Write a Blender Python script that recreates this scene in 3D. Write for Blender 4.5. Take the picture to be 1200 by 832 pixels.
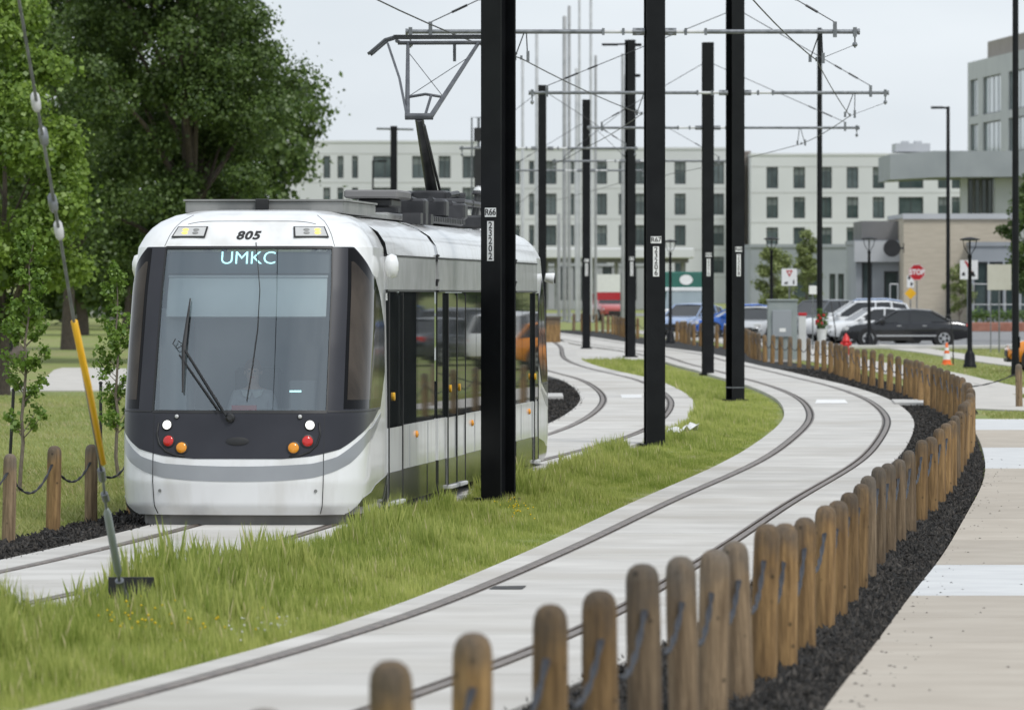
import bpy, math, random
import numpy as np
from mathutils import Vector, Matrix
R_ = math.radians
random.seed(7); rng = np.random.default_rng(7)
S = bpy.context.scene
for o in list(bpy.data.objects): bpy.data.objects.remove(o)
C = S.collection

# ------------------------------------------------------------------ camera, sky, sun, exposure
F = 7630.0; YH = 323.0; CZ = 2.75           # focal length and horizon row in photo pixels, camera height
cd = bpy.data.cameras.new('camera'); cam = bpy.data.objects.new('camera', cd); C.objects.link(cam)
cam.location = (0, 0, CZ); cam.rotation_euler = (R_(90), 0, 0)
cd.sensor_width = 36; cd.lens = F/1200*36; cd.shift_y = -(416-YH)/1200
cd.clip_start = 1; cd.clip_end = 6000
cd.dof.use_dof = True; cd.dof.focus_distance = 72; cd.dof.aperture_fstop = 6.3
S.camera = cam
SUN_EL, SUN_AZ = 56, 142                     # compass style: 0 = +Y, 90 = +X
W = bpy.data.worlds.new('World'); S.world = W; W.use_nodes = True
nt = W.node_tree; nt.nodes.clear()
out = nt.nodes.new('ShaderNodeOutputWorld'); bg = nt.nodes.new('ShaderNodeBackground')
sky = nt.nodes.new('ShaderNodeTexSky'); sky.sky_type = 'NISHITA'; sky.sun_disc = False
sky.sun_elevation = R_(SUN_EL); sky.sun_rotation = R_(SUN_AZ)
tc = nt.nodes.new('ShaderNodeTexCoord'); mp = nt.nodes.new('ShaderNodeMapping'); mp.inputs['Scale'].default_value = (1, 1, 2.5)
nz = nt.nodes.new('ShaderNodeTexNoise'); nz.inputs['Scale'].default_value = 7.0; nz.inputs['Detail'].default_value = 5
cr = nt.nodes.new('ShaderNodeValToRGB')
cr.color_ramp.elements[0].position = .3; cr.color_ramp.elements[0].color = (5.2, 5.7, 6.25, 1)
cr.color_ramp.elements[1].position = .72; cr.color_ramp.elements[1].color = (7.1, 7.5, 7.95, 1)
mx = nt.nodes.new('ShaderNodeMix'); mx.data_type = 'RGBA'; mx.inputs[0].default_value = .9
nt.links.new(tc.outputs['Generated'], mp.inputs[0]); nt.links.new(mp.outputs[0], nz.inputs['Vector'])
nt.links.new(nz.outputs['Fac'], cr.inputs[0]); nt.links.new(sky.outputs[0], mx.inputs[6]); nt.links.new(cr.outputs[0], mx.inputs[7])
nt.links.new(mx.outputs[2], bg.inputs[0]); bg.inputs[1].default_value = .1; nt.links.new(bg.outputs[0], out.inputs[0])
sl = bpy.data.lights.new('sun', 'SUN'); sl.energy = 1.5; sl.angle = R_(14); sl.color = (1, .985, .955)
so = bpy.data.objects.new('sun', sl); C.objects.link(so); so.location = (0, -20, 60)
az = R_(SUN_AZ); el = R_(SUN_EL)
so.rotation_euler = Vector((math.sin(az)*math.cos(el), math.cos(az)*math.cos(el), math.sin(el))).to_track_quat('Z', 'Y').to_euler()
S.view_settings.view_transform = 'Standard'; S.view_settings.look = 'None'
S.view_settings.exposure = 0.42; S.view_settings.gamma = 1

# ------------------------------------------------------------------ pixel helpers (a pixel gives a direction; the ground gives the distance)
def gz(Y): return .64/(1+np.exp((np.asarray(Y, float)-43)/8.5))
def G(x, y, h=0.):
    lo, hi = 4., 3000.
    for _ in range(60):
        m = (lo+hi)/2
        if CZ-(y-YH)*m/F > gz(m)+h: lo = m
        else: hi = m
    return (x-600)*lo/F, lo
def P(x, y, Y): return Vector(((x-600)*Y/F, Y, CZ-(y-YH)*Y/F))
def XP(x, Y): return (x-600)*Y/F
def ZP(y, Y): return CZ-(y-YH)*Y/F
def whit(obs, grid, lam):
    n = len(grid); A = np.zeros((n, n)); b = np.zeros(n); h = grid[1]-grid[0]
    for Y, X in obs:
        i = min(max(int((Y-grid[0])/h), 0), n-2); t = (Y-grid[i])/h
        v = np.zeros(n); v[i] = 1-t; v[i+1] = t
        A += np.outer(v, v); b += X*v
    D = np.diff(np.eye(n), 3, axis=0)
    return np.linalg.solve(A+lam*D.T@D, b)

# ------------------------------------------------------------------ materials
MT = {}
def mat(name, c1, c2=None, scale=4., rough=.6, metal=0., bump=0., bscale=None, detail=6, stretch=(1, 1, 1), spec=.5, coat=0., r2=None, lo=.35, hi=.65, c3=None, s3=.5):
    m = bpy.data.materials.new(name); m.use_nodes = True; n = m.node_tree; b = n.nodes['Principled BSDF']
    b.inputs['Roughness'].default_value = rough; b.inputs['Metallic'].default_value = metal
    b.inputs['Specular IOR Level'].default_value = spec; b.inputs['Coat Weight'].default_value = coat; b.inputs['Coat Roughness'].default_value = .05
    if c2 is None: c2 = tuple(v*.9 for v in c1)
    t = n.nodes.new('ShaderNodeTexCoord'); mpn = n.nodes.new('ShaderNodeMapping'); mpn.inputs['Scale'].default_value = stretch
    n.links.new(t.outputs['Object'], mpn.inputs[0])
    z = n.nodes.new('ShaderNodeTexNoise'); z.inputs['Scale'].default_value = scale; z.inputs['Detail'].default_value = detail
    n.links.new(mpn.outputs[0], z.inputs['Vector'])
    r = n.nodes.new('ShaderNodeValToRGB'); r.color_ramp.elements[0].position = lo; r.color_ramp.elements[1].position = hi
    r.color_ramp.elements[0].color = (*c1, 1); r.color_ramp.elements[1].color = (*c2, 1)
    n.links.new(z.outputs['Fac'], r.inputs[0]); col = r.outputs[0]
    if c3 is not None:
        z3 = n.nodes.new('ShaderNodeTexNoise'); z3.inputs['Scale'].default_value = s3; z3.inputs['Detail'].default_value = 4
        n.links.new(mpn.outputs[0], z3.inputs['Vector'])
        r3 = n.nodes.new('ShaderNodeValToRGB'); r3.color_ramp.elements[0].position = .48; r3.color_ramp.elements[1].position = .68
        r3.color_ramp.elements[0].color = (0, 0, 0, 1); r3.color_ramp.elements[1].color = (1, 1, 1, 1)
        n.links.new(z3.outputs['Fac'], r3.inputs[0])
        mm = n.nodes.new('ShaderNodeMix'); mm.data_type = 'RGBA'; mm.inputs[7].default_value = (*c3, 1)
        n.links.new(r3.outputs[0], mm.inputs[0]); n.links.new(col, mm.inputs[6]); col = mm.outputs[2]
    n.links.new(col, b.inputs['Base Color'])
    if r2 is not None:
        mr = n.nodes.new('ShaderNodeMapRange'); mr.inputs[3].default_value = rough; mr.inputs[4].default_value = r2
        n.links.new(z.outputs['Fac'], mr.inputs[0]); n.links.new(mr.outputs[0], b.inputs['Roughness'])
    if bump:
        z2 = n.nodes.new('ShaderNodeTexNoise'); z2.inputs['Scale'].default_value = bscale or scale*4; z2.inputs['Detail'].default_value = 4
        n.links.new(mpn.outputs[0], z2.inputs['Vector'])
        bp = n.nodes.new('ShaderNodeBump'); bp.inputs['Strength'].default_value = bump; bp.inputs['Distance'].default_value = .02
        n.links.new(z2.outputs['Fac'], bp.inputs['Height']); n.links.new(bp.outputs[0], b.inputs['Normal'])
    MT[name] = m; return m
def leafmat(name, c1, c2, trans=.35, dead=None):
    m = bpy.data.materials.new(name); m.use_nodes = True; n = m.node_tree; n.nodes.clear()
    o = n.nodes.new('ShaderNodeOutputMaterial'); at = n.nodes.new('ShaderNodeAttribute'); at.attribute_name = 'tint'
    r = n.nodes.new('ShaderNodeValToRGB'); r.color_ramp.elements[0].color = (*c1, 1); r.color_ramp.elements[1].color = (*c2, 1)
    if dead:
        r.color_ramp.elements[1].position = .88; e3 = r.color_ramp.elements.new(.96); e3.color = (*dead, 1)
    n.links.new(at.outputs['Fac'], r.inputs[0])
    d = n.nodes.new('ShaderNodeBsdfDiffuse'); t = n.nodes.new('ShaderNodeBsdfTranslucent'); g = n.nodes.new('ShaderNodeBsdfGlossy'); g.inputs['Roughness'].default_value = .45
    a = n.nodes.new('ShaderNodeMixShader'); a.inputs[0].default_value = trans; e = n.nodes.new('ShaderNodeMixShader'); e.inputs[0].default_value = .04
    n.links.new(r.outputs[0], d.inputs[0]); n.links.new(r.outputs[0], t.inputs[0])
    n.links.new(d.outputs[0], a.inputs[1]); n.links.new(t.outputs[0], a.inputs[2]); n.links.new(a.outputs[0], e.inputs[1]); n.links.new(g.outputs[0], e.inputs[2])
    n.links.new(e.outputs[0], o.inputs[0]); MT[name] = m; return m
def emit(name, c, s):
    m = bpy.data.materials.new(name); m.use_nodes = True; b = m.node_tree.nodes['Principled BSDF']
    b.inputs['Base Color'].default_value = (*c, 1); b.inputs['Emission Color'].default_value = (*c, 1); b.inputs['Emission Strength'].default_value = s
    b.inputs['Roughness'].default_value = .2
    MT[name] = m; return m
def glass(name, tint, refl, rcol=(1, 1, 1)):
    m = bpy.data.materials.new(name); m.use_nodes = True; n = m.node_tree; n.nodes.clear()
    o = n.nodes.new('ShaderNodeOutputMaterial'); t = n.nodes.new('ShaderNodeBsdfTransparent'); t.inputs[0].default_value = (*tint, 1)
    g = n.nodes.new('ShaderNodeBsdfGlossy'); g.inputs['Roughness'].default_value = .015; g.inputs[0].default_value = (*rcol, 1)
    f = n.nodes.new('ShaderNodeFresnel'); f.inputs[0].default_value = 1.5
    ad = n.nodes.new('ShaderNodeMath'); ad.operation = 'ADD'; ad.inputs[1].default_value = refl; ad.use_clamp = True
    mxs = n.nodes.new('ShaderNodeMixShader')
    n.links.new(f.outputs[0], ad.inputs[0]); n.links.new(ad.outputs[0], mxs.inputs[0]); n.links.new(t.outputs[0], mxs.inputs[1]); n.links.new(g.outputs[0], mxs.inputs[2]); n.links.new(mxs.outputs[0], o.inputs[0])
    MT[name] = m; return m

mat('grass_ground', (.16, .205, .045), (.245, .275, .075), 1.2, .9, bump=.5, bscale=60, c3=(.26, .235, .105), s3=.22)
mat('median_soil', (.05, .075, .02), (.08, .11, .03), 2., .95, bump=.4, bscale=40)
def tone(name, amt):
    n = MT[name].node_tree; b = n.nodes['Principled BSDF']; src = b.inputs['Base Color'].links[0].from_socket; oi = n.nodes.new('ShaderNodeObjectInfo'); v = n.nodes.new('ShaderNodeMapRange'); v.inputs[3].default_value = 1-amt; v.inputs[4].default_value = 1+amt
    h = n.nodes.new('ShaderNodeHueSaturation'); n.links.new(oi.outputs['Random'], v.inputs[0]); n.links.new(v.outputs[0], h.inputs['Value']); n.links.new(src, h.inputs['Color']); n.links.new(h.outputs[0], b.inputs['Base Color'])
mat('slab', (.455, .437, .407), (.56, .541, .508), .9, .78, bump=.15, bscale=70, c3=(.43, .405, .365), s3=.28); tone('slab', .055)
mat('slab_light', (.72, .715, .70), (.78, .775, .76), 2., .75)
mat('walk_beige', (.40, .352, .292), (.45, .402, .338), 1.6, .85, bump=.15, bscale=60, c3=(.385, .338, .28), s3=.6)
tone('walk_beige', .05)
mat('walk_grey', (.53, .535, .535), (.60, .605, .60), 1.6, .85, bump=.15, bscale=60)
mat('path', (.46, .44, .40), (.54, .51, .47), 1.5, .85, bump=.1)
mat('asphalt', (.20, .20, .205), (.25, .25, .25), 1.2, .85, bump=.2, bscale=60)
mat('kerb', (.45, .44, .42), (.54, .52, .49), 2., .8)
mat('rail_steel', (.12, .095, .078), (.21, .17, .14), 5., .45, .3, stretch=(1, 1, 1))
mat('rubber', (.028, .026, .024), (.045, .042, .038), 10., .7)
mat('mulch', (.008, .0075, .007), (.028, .026, .024), 25., .95, bump=1., bscale=60)
mat('mulch_chip', (.005, .0047, .0043), (.027, .024, .021), 18., .75, spec=.3, c3=(.075, .066, .057), s3=9.)
def woodmat(name, c1, c2, grey):
    m = mat(name, c1, c2, 11., .85, bump=.9, bscale=40, stretch=(2.6, 2.6, .22), lo=.32, hi=.66); n = m.node_tree; b = n.nodes['Principled BSDF']; src = b.inputs['Base Color'].links[0].from_socket
    t = n.nodes.new('ShaderNodeTexCoord'); sx_ = n.nodes.new('ShaderNodeSeparateXYZ'); n.links.new(t.outputs['Object'], sx_.inputs[0])
    z = n.nodes.new('ShaderNodeTexNoise'); z.inputs['Scale'].default_value = 7; z.inputs['Detail'].default_value = 5; oi = n.nodes.new('ShaderNodeObjectInfo'); ad = n.nodes.new('ShaderNodeVectorMath'); n.links.new(t.outputs['Object'], ad.inputs[0]); n.links.new(oi.outputs['Location'], ad.inputs[1]); n.links.new(ad.outputs[0], z.inputs['Vector'])
    a1 = n.nodes.new('ShaderNodeMath'); a1.operation = 'MULTIPLY_ADD'; n.links.new(z.outputs['Fac'], a1.inputs[0]); a1.inputs[1].default_value = .5; n.links.new(sx_.outputs['Z'], a1.inputs[2])
    r = n.nodes.new('ShaderNodeMapRange'); r.inputs[1].default_value = .93; r.inputs[2].default_value = 1.16; r.inputs[4].default_value = .85; n.links.new(a1.outputs[0], r.inputs[0])
    x = n.nodes.new('ShaderNodeMix'); x.data_type = 'RGBA'; x.inputs[7].default_value = (*grey, 1); n.links.new(r.outputs[0], x.inputs[0]); n.links.new(src, x.inputs[6])
    k = n.nodes.new('ShaderNodeTexVoronoi'); k.inputs['Scale'].default_value = 9; n.links.new(ad.outputs[0], k.inputs['Vector']); kr = n.nodes.new('ShaderNodeMapRange'); kr.inputs[1].default_value = .06; kr.inputs[2].default_value = .16; kr.inputs[3].default_value = .35; kr.inputs[4].default_value = 1.; n.links.new(k.outputs['Distance'], kr.inputs[0])
    h = n.nodes.new('ShaderNodeHueSaturation'); v = n.nodes.new('ShaderNodeMapRange'); v.inputs[3].default_value = .72; v.inputs[4].default_value = 1.25; n.links.new(oi.outputs['Random'], v.inputs[0]); vm = n.nodes.new('ShaderNodeMath'); vm.operation = 'MULTIPLY'; n.links.new(v.outputs[0], vm.inputs[0]); n.links.new(kr.outputs[0], vm.inputs[1]); n.links.new(vm.outputs[0], h.inputs['Value']); n.links.new(x.outputs[2], h.inputs['Color']); n.links.new(h.outputs[0], b.inputs['Base Color'])
woodmat('wood', (.14, .08, .031), (.35, .215, .09), (.11, .088, .068)); woodmat('wood_old', (.12, .08, .045), (.28, .20, .12), (.13, .11, .09))
mat('rope_grey', (.022, .024, .031), (.05, .054, .065), 60., .7, bump=.4)
mat('rope_black', (.012, .012, .014), (.03, .03, .033), 60., .6)
mat('pole_black', (.0055, .006, .0075), (.009, .010, .0115), 3., .5, .0, spec=.22)
mat('galv', (.16, .17, .18), (.26, .27, .285), 9., .4, .6)
mat('wire', (.03, .032, .036), (.05, .05, .055), 9., .5, .5)
mat('porcelain', (.62, .63, .64), (.7, .7, .71), 6., .3)
mat('yellow', (.75, .40, .012), (.82, .46, .02), 3., .4)
mat('tram_white', (.80, .805, .81), (.84, .845, .85), .7, .18, 0., coat=.35, stretch=(3, 3, .6), c3=(.72, .715, .70), s3=1.2)
mat('tram_silver', (.30, .31, .325), (.36, .37, .385), 1.2, .28, .35, coat=.3)
mat('tram_black', (.034, .035, .043), (.044, .045, .054), 1.2, .28, spec=.22)
mat('tram_skirt', (.055, .06, .05), (.08, .083, .07), 1.5, .2, .3, coat=.5)
mat('tram_band', (.44, .445, .45), (.54, .545, .55), 2.5, .2, .1, spec=.3)
mat('panto_grey', (.07, .075, .085), (.12, .125, .135), 6., .45, .4)
mat('bellows', (.010, .010, .011), (.02, .02, .021), 5., .7)
mat('under', (.025, .025, .026), (.05, .05, .05), 4., .8)
mat('skirt_grey', (.18, .175, .165), (.27, .26, .245), 2., .6)
mat('roof_grey', (.20, .205, .20), (.27, .27, .26), 3., .5)
mat('roof_dark', (.022, .023, .026), (.05, .05, .055), 4., .5)
mat('interior', (.12, .135, .15), (.16, .175, .19), 2., .7)
mat('interior_light', (.42, .44, .45), (.47, .48, .49), 2., .7)
mat('blind', (.62, .66, .66), (.68, .71, .71), 2., .7)
mat('signboard', (.05, .065, .075), (.06, .075, .085), 2., .5)
mat('dark_trim', (.012, .012, .013), (.02, .02, .021), 3., .5)
mat('wood_orange', (.32, .16, .05), (.40, .20, .07), 2., .5)
mat('skin', (.52, .33, .25), (.56, .36, .28), 10., .55)
mat('shirt', (.42, .43, .46), (.48, .49, .52), 6., .85)
mat('hair', (.12, .05, .025), (.17, .075, .035), 20., .6)
emit('led', (.55, .97, 1.), 1.15); emit('headlamp', (1., .99, .95), 1.0); emit('amber_on', (1., .62, .12), .9)
mat('red_lens', (.55, .015, .012), (.62, .02, .015), 8., .2, coat=.5)
mat('amber_lens', (.75, .27, .01), (.8, .31, .015), 8., .2, coat=.5)
mat('lamp_grey', (.5, .5, .5), (.58, .58, .57), 6., .3)
glass('windscreen', (.78, .84, .85), .16, (.86, .95, 1.)); 
mat('window_dark', (.018, .021, .022), (.03, .033, .033), 1.5, .02, spec=.055)
mat('cab_glass', (.030, .025, .022), (.075, .062, .052), 3., .05, spec=.14, stretch=(1, 1, .4))  # brown mottling stands in for reflections in the cab side window
mat('glass_black', (.006, .006, .007), (.009, .009, .010), 1.2, .06, spec=.14)
mat('label_white', (.75, .75, .74), (.8, .8, .79), 5., .5)
mat('label_ink', (.012, .012, .012), (.02, .02, .02), 5., .6)
mat('bwhite', (.58, .585, .60), (.65, .655, .67), .15, .85, c3=(.55, .555, .57), s3=.05)
mat('bwhite2', (.61, .615, .63), (.68, .685, .70), .15, .85, c3=(.58, .585, .60), s3=.05)
mat('bbeige', (.47, .415, .33), (.53, .47, .38), 2.5, .9, stretch=(.5, .5, 3), bump=.1, bscale=6)
mat('bgrey', (.27, .29, .315), (.32, .34, .365), .4, .6)
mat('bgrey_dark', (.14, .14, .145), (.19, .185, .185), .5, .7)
mat('bgrey_light', (.44, .455, .475), (.50, .51, .53), .4, .6)
mat('btaupe', (.27, .24, .215), (.32, .285, .26), .5, .8)
mat('tower_wall', (.40, .415, .435), (.46, .475, .49), .4, .5)
mat('bframe', (.035, .04, .042), (.05, .055, .06), 1., .5)
mat('bpane', (.030, .048, .048), (.075, .10, .10), .6, .08, spec=.7)
mat('bpane_mid', (.06, .085, .088), (.12, .15, .155), .6, .08, spec=.7); mat('bblind', (.13, .15, .15), (.17, .19, .19), 2., .5); mat('bjoint', (.44, .44, .435), (.48, .48, .475), .5, .85)
mat('bpane_light', (.26, .32, .35), (.36, .42, .45), .5, .1, spec=.7)
mat('steel_pale', (.45, .46, .47), (.55, .555, .56), 2., .4, .3)
mat('steel_mid', (.30, .305, .31), (.38, .38, .385), 2., .45, .3)
mat('cabinet', (.24, .275, .275), (.29, .32, .32), 2., .5)
mat('red_paint', (.55, .012, .015), (.62, .02, .02), 4., .4)
mat('stop_red', (.42, .008, .015), (.47, .012, .02), 4., .4)
mat('cone_orange', (.80, .13, .02), (.86, .17, .03), 4., .5)
mat('sign_yellow', (.80, .42, .01), (.84, .46, .02), 4., .5)
mat('sign_back', (.50, .48, .42), (.55, .53, .47), 2., .5)
mat('brick_red', (.30, .13, .09), (.38, .18, .13), 3., .85)
mat('rock', (.28, .22, .18), (.38, .31, .26), 3., .9)
mat('bark', (.075, .06, .05), (.13, .105, .085), 12., .95, bump=.8, bscale=30, stretch=(3, 3, .6))
mat('bark_young', (.16, .13, .105), (.24, .20, .165), 14., .9, bump=.4, stretch=(3, 3, .8))
for nm, c in dict(paint_black=(.005, .0055, .008), paint_white=(.72, .73, .74), paint_silver=(.42, .43, .44), paint_blue=(.015, .10, .42), paint_grey=(.07, .075, .085), paint_red=(.45, .02, .03), paint_faded=(.42, .10, .10), paint_orange=(.75, .25, .02), paint_green=(.015, .12, .09), paint_paleblue=(.25, .33, .5)).items():
    mat(nm, c, tuple(v*1.08 for v in c), 1., .2, coat=.7)
mat('car_glass', (.012, .014, .015), (.02, .022, .024), 1., .04, spec=.8)
mat('tyre', (.012, .012, .012), (.02, .02, .02), 8., .8)
mat('alloy', (.45, .46, .47), (.55, .55, .56), 6., .3, .6)
leafmat('leaf_dark', (.034, .072, .015), (.14, .21, .048), .36); leafmat('leaf_light', (.085, .16, .02), (.26, .375, .06), .4)
leafmat('leaf_mid', (.055, .115, .022), (.16, .26, .055)); leafmat('leaf_young', (.09, .18, .022), (.24, .36, .065))
leafmat('leaf_olive', (.13, .17, .05), (.30, .35, .12))
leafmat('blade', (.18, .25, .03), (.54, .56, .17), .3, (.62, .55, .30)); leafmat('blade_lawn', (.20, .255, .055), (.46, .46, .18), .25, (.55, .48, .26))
leafmat('flower_yellow', (.7, .5, .01), (.85, .65, .03), .2); leafmat('flower_white', (.7, .7, .66), (.8, .8, .78), .2)

# ------------------------------------------------------------------ mesh helpers
class MB:
    def __init__(s): s.v = []; s.f = []
    def add(s, vs, fs):
        k = len(s.v); s.v += [tuple(v) for v in vs]; s.f += [tuple(i+k for i in f) for f in fs]; return s
    def box(s, x0, x1, y0, y1, z0, z1, M=None):
        vs = [Vector((x, y, z)) for x in (x0, x1) for y in (y0, y1) for z in (z0, z1)]
        if M is not None: vs = [M @ v for v in vs]
        return s.add(vs, [(0, 1, 3, 2), (4, 6, 7, 5), (0, 4, 5, 1), (2, 3, 7, 6), (0, 2, 6, 4), (1, 5, 7, 3)])
    def bbox(s, x0, x1, y0, y1, z0, z1, b=.01, M=None):     # box with its vertical and horizontal edges chamfered
        vs = []; fs = []
        lev = [(z0, b), (z0+b, 0), (z1-b, 0), (z1, b)]
        for z, i in lev:
            X0, X1, Y0, Y1 = x0+i, x1-i, y0+i, y1-i
            for p in ((X0+b, Y0), (X1-b, Y0), (X1, Y0+b), (X1, Y1-b), (X1-b, Y1), (X0+b, Y1), (X0, Y1-b), (X0, Y0+b)): vs.append(Vector((*p, z)))
        for l in range(3):
            for i in range(8): j = (i+1) % 8; fs.append((l*8+i, l*8+j, l*8+8+j, l*8+8+i))
        fs.append(tuple(reversed(range(8)))); fs.append(tuple(range(24, 32)))
        if M is not None: vs = [M @ v for v in vs]
        return s.add(vs, fs)
    def tube(s, pts, r, n=8, caps=True):
        pts = [Vector(p) for p in pts]; rs = r if isinstance(r, (list, tuple)) else [r]*len(pts)
        vs = []; fs = []; up = None
        for i, p in enumerate(pts):
            t = (pts[min(i+1, len(pts)-1)]-pts[max(i-1, 0)]).normalized()
            if up is None: up = Vector((0, 0, 1)) if abs(t.z) < .9 else Vector((1, 0, 0))
            a = t.cross(up)
            if a.length < 1e-5: a = t.orthogonal()
            a.normalize(); b = a.cross(t).normalized(); up = b
            for k in range(n):
                q = 2*math.pi*k/n; vs.append(p+rs[i]*(math.cos(q)*a+math.sin(q)*b))
        for i in range(len(pts)-1):
            for k in range(n): j = (k+1) % n; fs.append((i*n+k, i*n+j, i*n+n+j, i*n+n+k))
        if caps: fs.append(tuple(reversed(range(n)))); fs.append(tuple(range((len(pts)-1)*n, len(pts)*n)))
        return s.add(vs, fs)
    def lathe(s, prof, n=16, M=None):
        vs = []; fs = []
        for r, z in prof:
            for k in range(n): q = 2*math.pi*k/n; vs.append(Vector((r*math.cos(q), r*math.sin(q), z)))
        for i in range(len(prof)-1):
            for k in range(n): j = (k+1) % n; fs.append((i*n+k, i*n+j, i*n+n+j, i*n+n+k))
        fs.append(tuple(reversed(range(n)))); fs.append(tuple(range((len(prof)-1)*n, len(prof)*n)))
        if M is not None: vs = [M @ v for v in vs]
        return s.add(vs, fs)
    def prism(s, poly, y0, y1, M=None):       # polygon in x,z extruded along y
        n = len(poly); vs = [Vector((x, y0, z)) for x, z in poly]+[Vector((x, y1, z)) for x, z in poly]
        fs = [tuple(range(n)), tuple(reversed(range(n, 2*n)))]+[(i, i+n, (i+1) % n+n, (i+1) % n) for i in range(n)]
        if M is not None: vs = [M @ v for v in vs]
        return s.add(vs, fs)
    def loft(s, secs, closed=True, caps=True):
        n = len(secs[0]); vs = [v for q in secs for v in q]; fs = []
        for i in range(len(secs)-1):
            for k in range(n if closed else n-1): j = (k+1) % n; fs.append((i*n+k, i*n+j, i*n+n+j, i*n+n+k))
        if caps: fs.append(tuple(reversed(range(n)))); fs.append(tuple(range((len(secs)-1)*n, len(secs)*n)))
        return s.add(vs, fs)
    def mesh(s, name, m, smooth=False):
        me = bpy.data.meshes.new(name); me.from_pydata(s.v, [], s.f); me.update()
        if m: me.materials.append(MT[m])
        if smooth:
            me.polygons.foreach_set('use_smooth', [True]*len(me.polygons))
            if smooth != 'all': me.set_sharp_from_angle(angle=R_(smooth if smooth is not True else 40))
        return me
    def build(s, name, m, parent=None, smooth=False, loc=None, rot=None):
        return link(name, s.mesh(name, m, smooth), parent, loc, rot)
def link(name, me, parent=None, loc=None, rot=None):
    o = bpy.data.objects.new(name, me); C.objects.link(o)
    if parent: o.parent = parent
    if loc is not None: o.location = loc
    if rot is not None: o.rotation_euler = rot
    return o
def npmesh(name, V, Fc, m, tint=None):
    V = np.asarray(V, np.float32); Fc = np.asarray(Fc, np.int32); k = Fc.shape[1]
    me = bpy.data.meshes.new(name); me.vertices.add(len(V)); me.vertices.foreach_set('co', V.ravel())
    me.loops.add(Fc.size); me.loops.foreach_set('vertex_index', Fc.ravel())
    me.polygons.add(len(Fc)); me.polygons.foreach_set('loop_start', np.arange(len(Fc), dtype=np.int32)*k); 
    me.update(calc_edges=True); me.validate()
    me.materials.append(MT[m])
    if tint is not None:
        a = me.attributes.new('tint', 'FLOAT', 'POINT'); a.data.foreach_set('value', np.asarray(tint, np.float32))
    return me
def tag(o, label=None, cat=None, group=None, kind=None):
    if label: o['label'] = label
    if cat: o['category'] = cat
    if group: o['group'] = group
    if kind: o['kind'] = kind
    return o
def thing(name, label, cat, loc=(0, 0, 0), rz=0, group=None):
    o = bpy.data.objects.new(name, None); C.objects.link(o); o.location = loc; o.rotation_euler = (0, 0, rz); o.empty_display_size = .3
    return tag(o, label, cat, group)
def struct(name, me_or_none=None):
    o = bpy.data.objects.new(name, me_or_none); C.objects.link(o); o['kind'] = 'structure'; return o
def text(name, body, size, m, parent, M, ext=.002, shear=0., spacing=1., align='CENTER', bold=0.):
    cu = bpy.data.curves.new(name, 'FONT'); cu.body = body; cu.size = size; cu.extrude = ext; cu.shear = shear; cu.space_character = spacing
    cu.align_x = align; cu.align_y = 'CENTER'; cu.offset = bold; cu.resolution_u = 4; cu.space_line = .8
    t = bpy.data.objects.new('tmp', cu); C.objects.link(t); bpy.context.view_layer.update()
    me = bpy.data.meshes.new_from_object(t.evaluated_get(bpy.context.evaluated_depsgraph_get()))
    bpy.data.objects.remove(t); bpy.data.curves.remove(cu); me.name = name; me.materials.clear(); me.materials.append(MT[m])
    me.transform(M); return link(name, me, parent)
def MX(loc, rx=0, ry=0, rz=0): return Matrix.Translation(loc) @ Matrix.Rotation(rz, 4, 'Z') @ Matrix.Rotation(ry, 4, 'Y') @ Matrix.Rotation(rx, 4, 'X')

# ------------------------------------------------------------------ track centre lines, from the rails' pixels
RL = [(155,828),(250,804),(300,788),(350,771.5),(400,757),(450,743.7),(500,723.7),(550,701),(600,679.5),(650,660),(690,641),(740,617.5),(790,593),(840,570),(890,546),(915,530),(925,521),(942.5,505),(951,490),(942.5,475),(925,464),(900,454),(882,449)]
RR = [(585,794),(617,776),(667,754),(685,745),(731,722),(781,695),(852,647),(884,624),(905,606),(950,579),(1000,550),(1025,525),(1039,500),(1030,484),(1010,469),(985,460),(950,450),(925,444),(900,437),(875,432),(835,421),(800,414),(770,410),(740,406),(715,402),(690,398)]
LL = [(0,679),(50,667),(100,655),(150,643.5),(200,631.5),(650,440),(677,446),(700,460),(707.5,472),(697.5,485),(672.5,501),(652.5,511)]
LR = [(667,426),(690,434),(715,440),(750,450),(780,466),(786,477.5),(780,491),(750,509),(727,519)]
GY = np.arange(6, 332, 2.)
TRX, TRY, TRH = -2.93, 69.3, R_(5.2)          # streetcar nose and heading
def centre(l, r, extra):
    obs = [(*G(*p)[::-1], 1) for p in l]+[(*G(*p)[::-1], -1) for p in r]+[(Y, X, 0) for Y, X in extra]
    c = None
    for it in range(4):
        hd = np.gradient(c, GY) if c is not None else np.full(len(GY), .1)
        c = whit([(Y, X+s*.7175*math.sqrt(1+np.interp(Y, GY, hd)**2)) for Y, X, s in obs], GY, 30.)
    return c
RC = centre(RL, RR, [])
LC = centre(LL, LR, [(TRY+u*.996, TRX+u*.0906+.2) for u in (5, 9, 13, 17, 20)]+[(244, 1.1), (260, 1.0), (300, .5)])
def cR(Y): return np.interp(Y, GY, RC)
def cL(Y): return np.interp(Y, GY, LC)
def offset_line(cfun, Ys, off):
    Ys = np.asarray(Ys, float); X = cfun(Ys); h = (cfun(Ys+1.)-cfun(Ys-1.))/2; L = np.sqrt(1+h*h)
    return X+off/L, Ys-off*h/L
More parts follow.
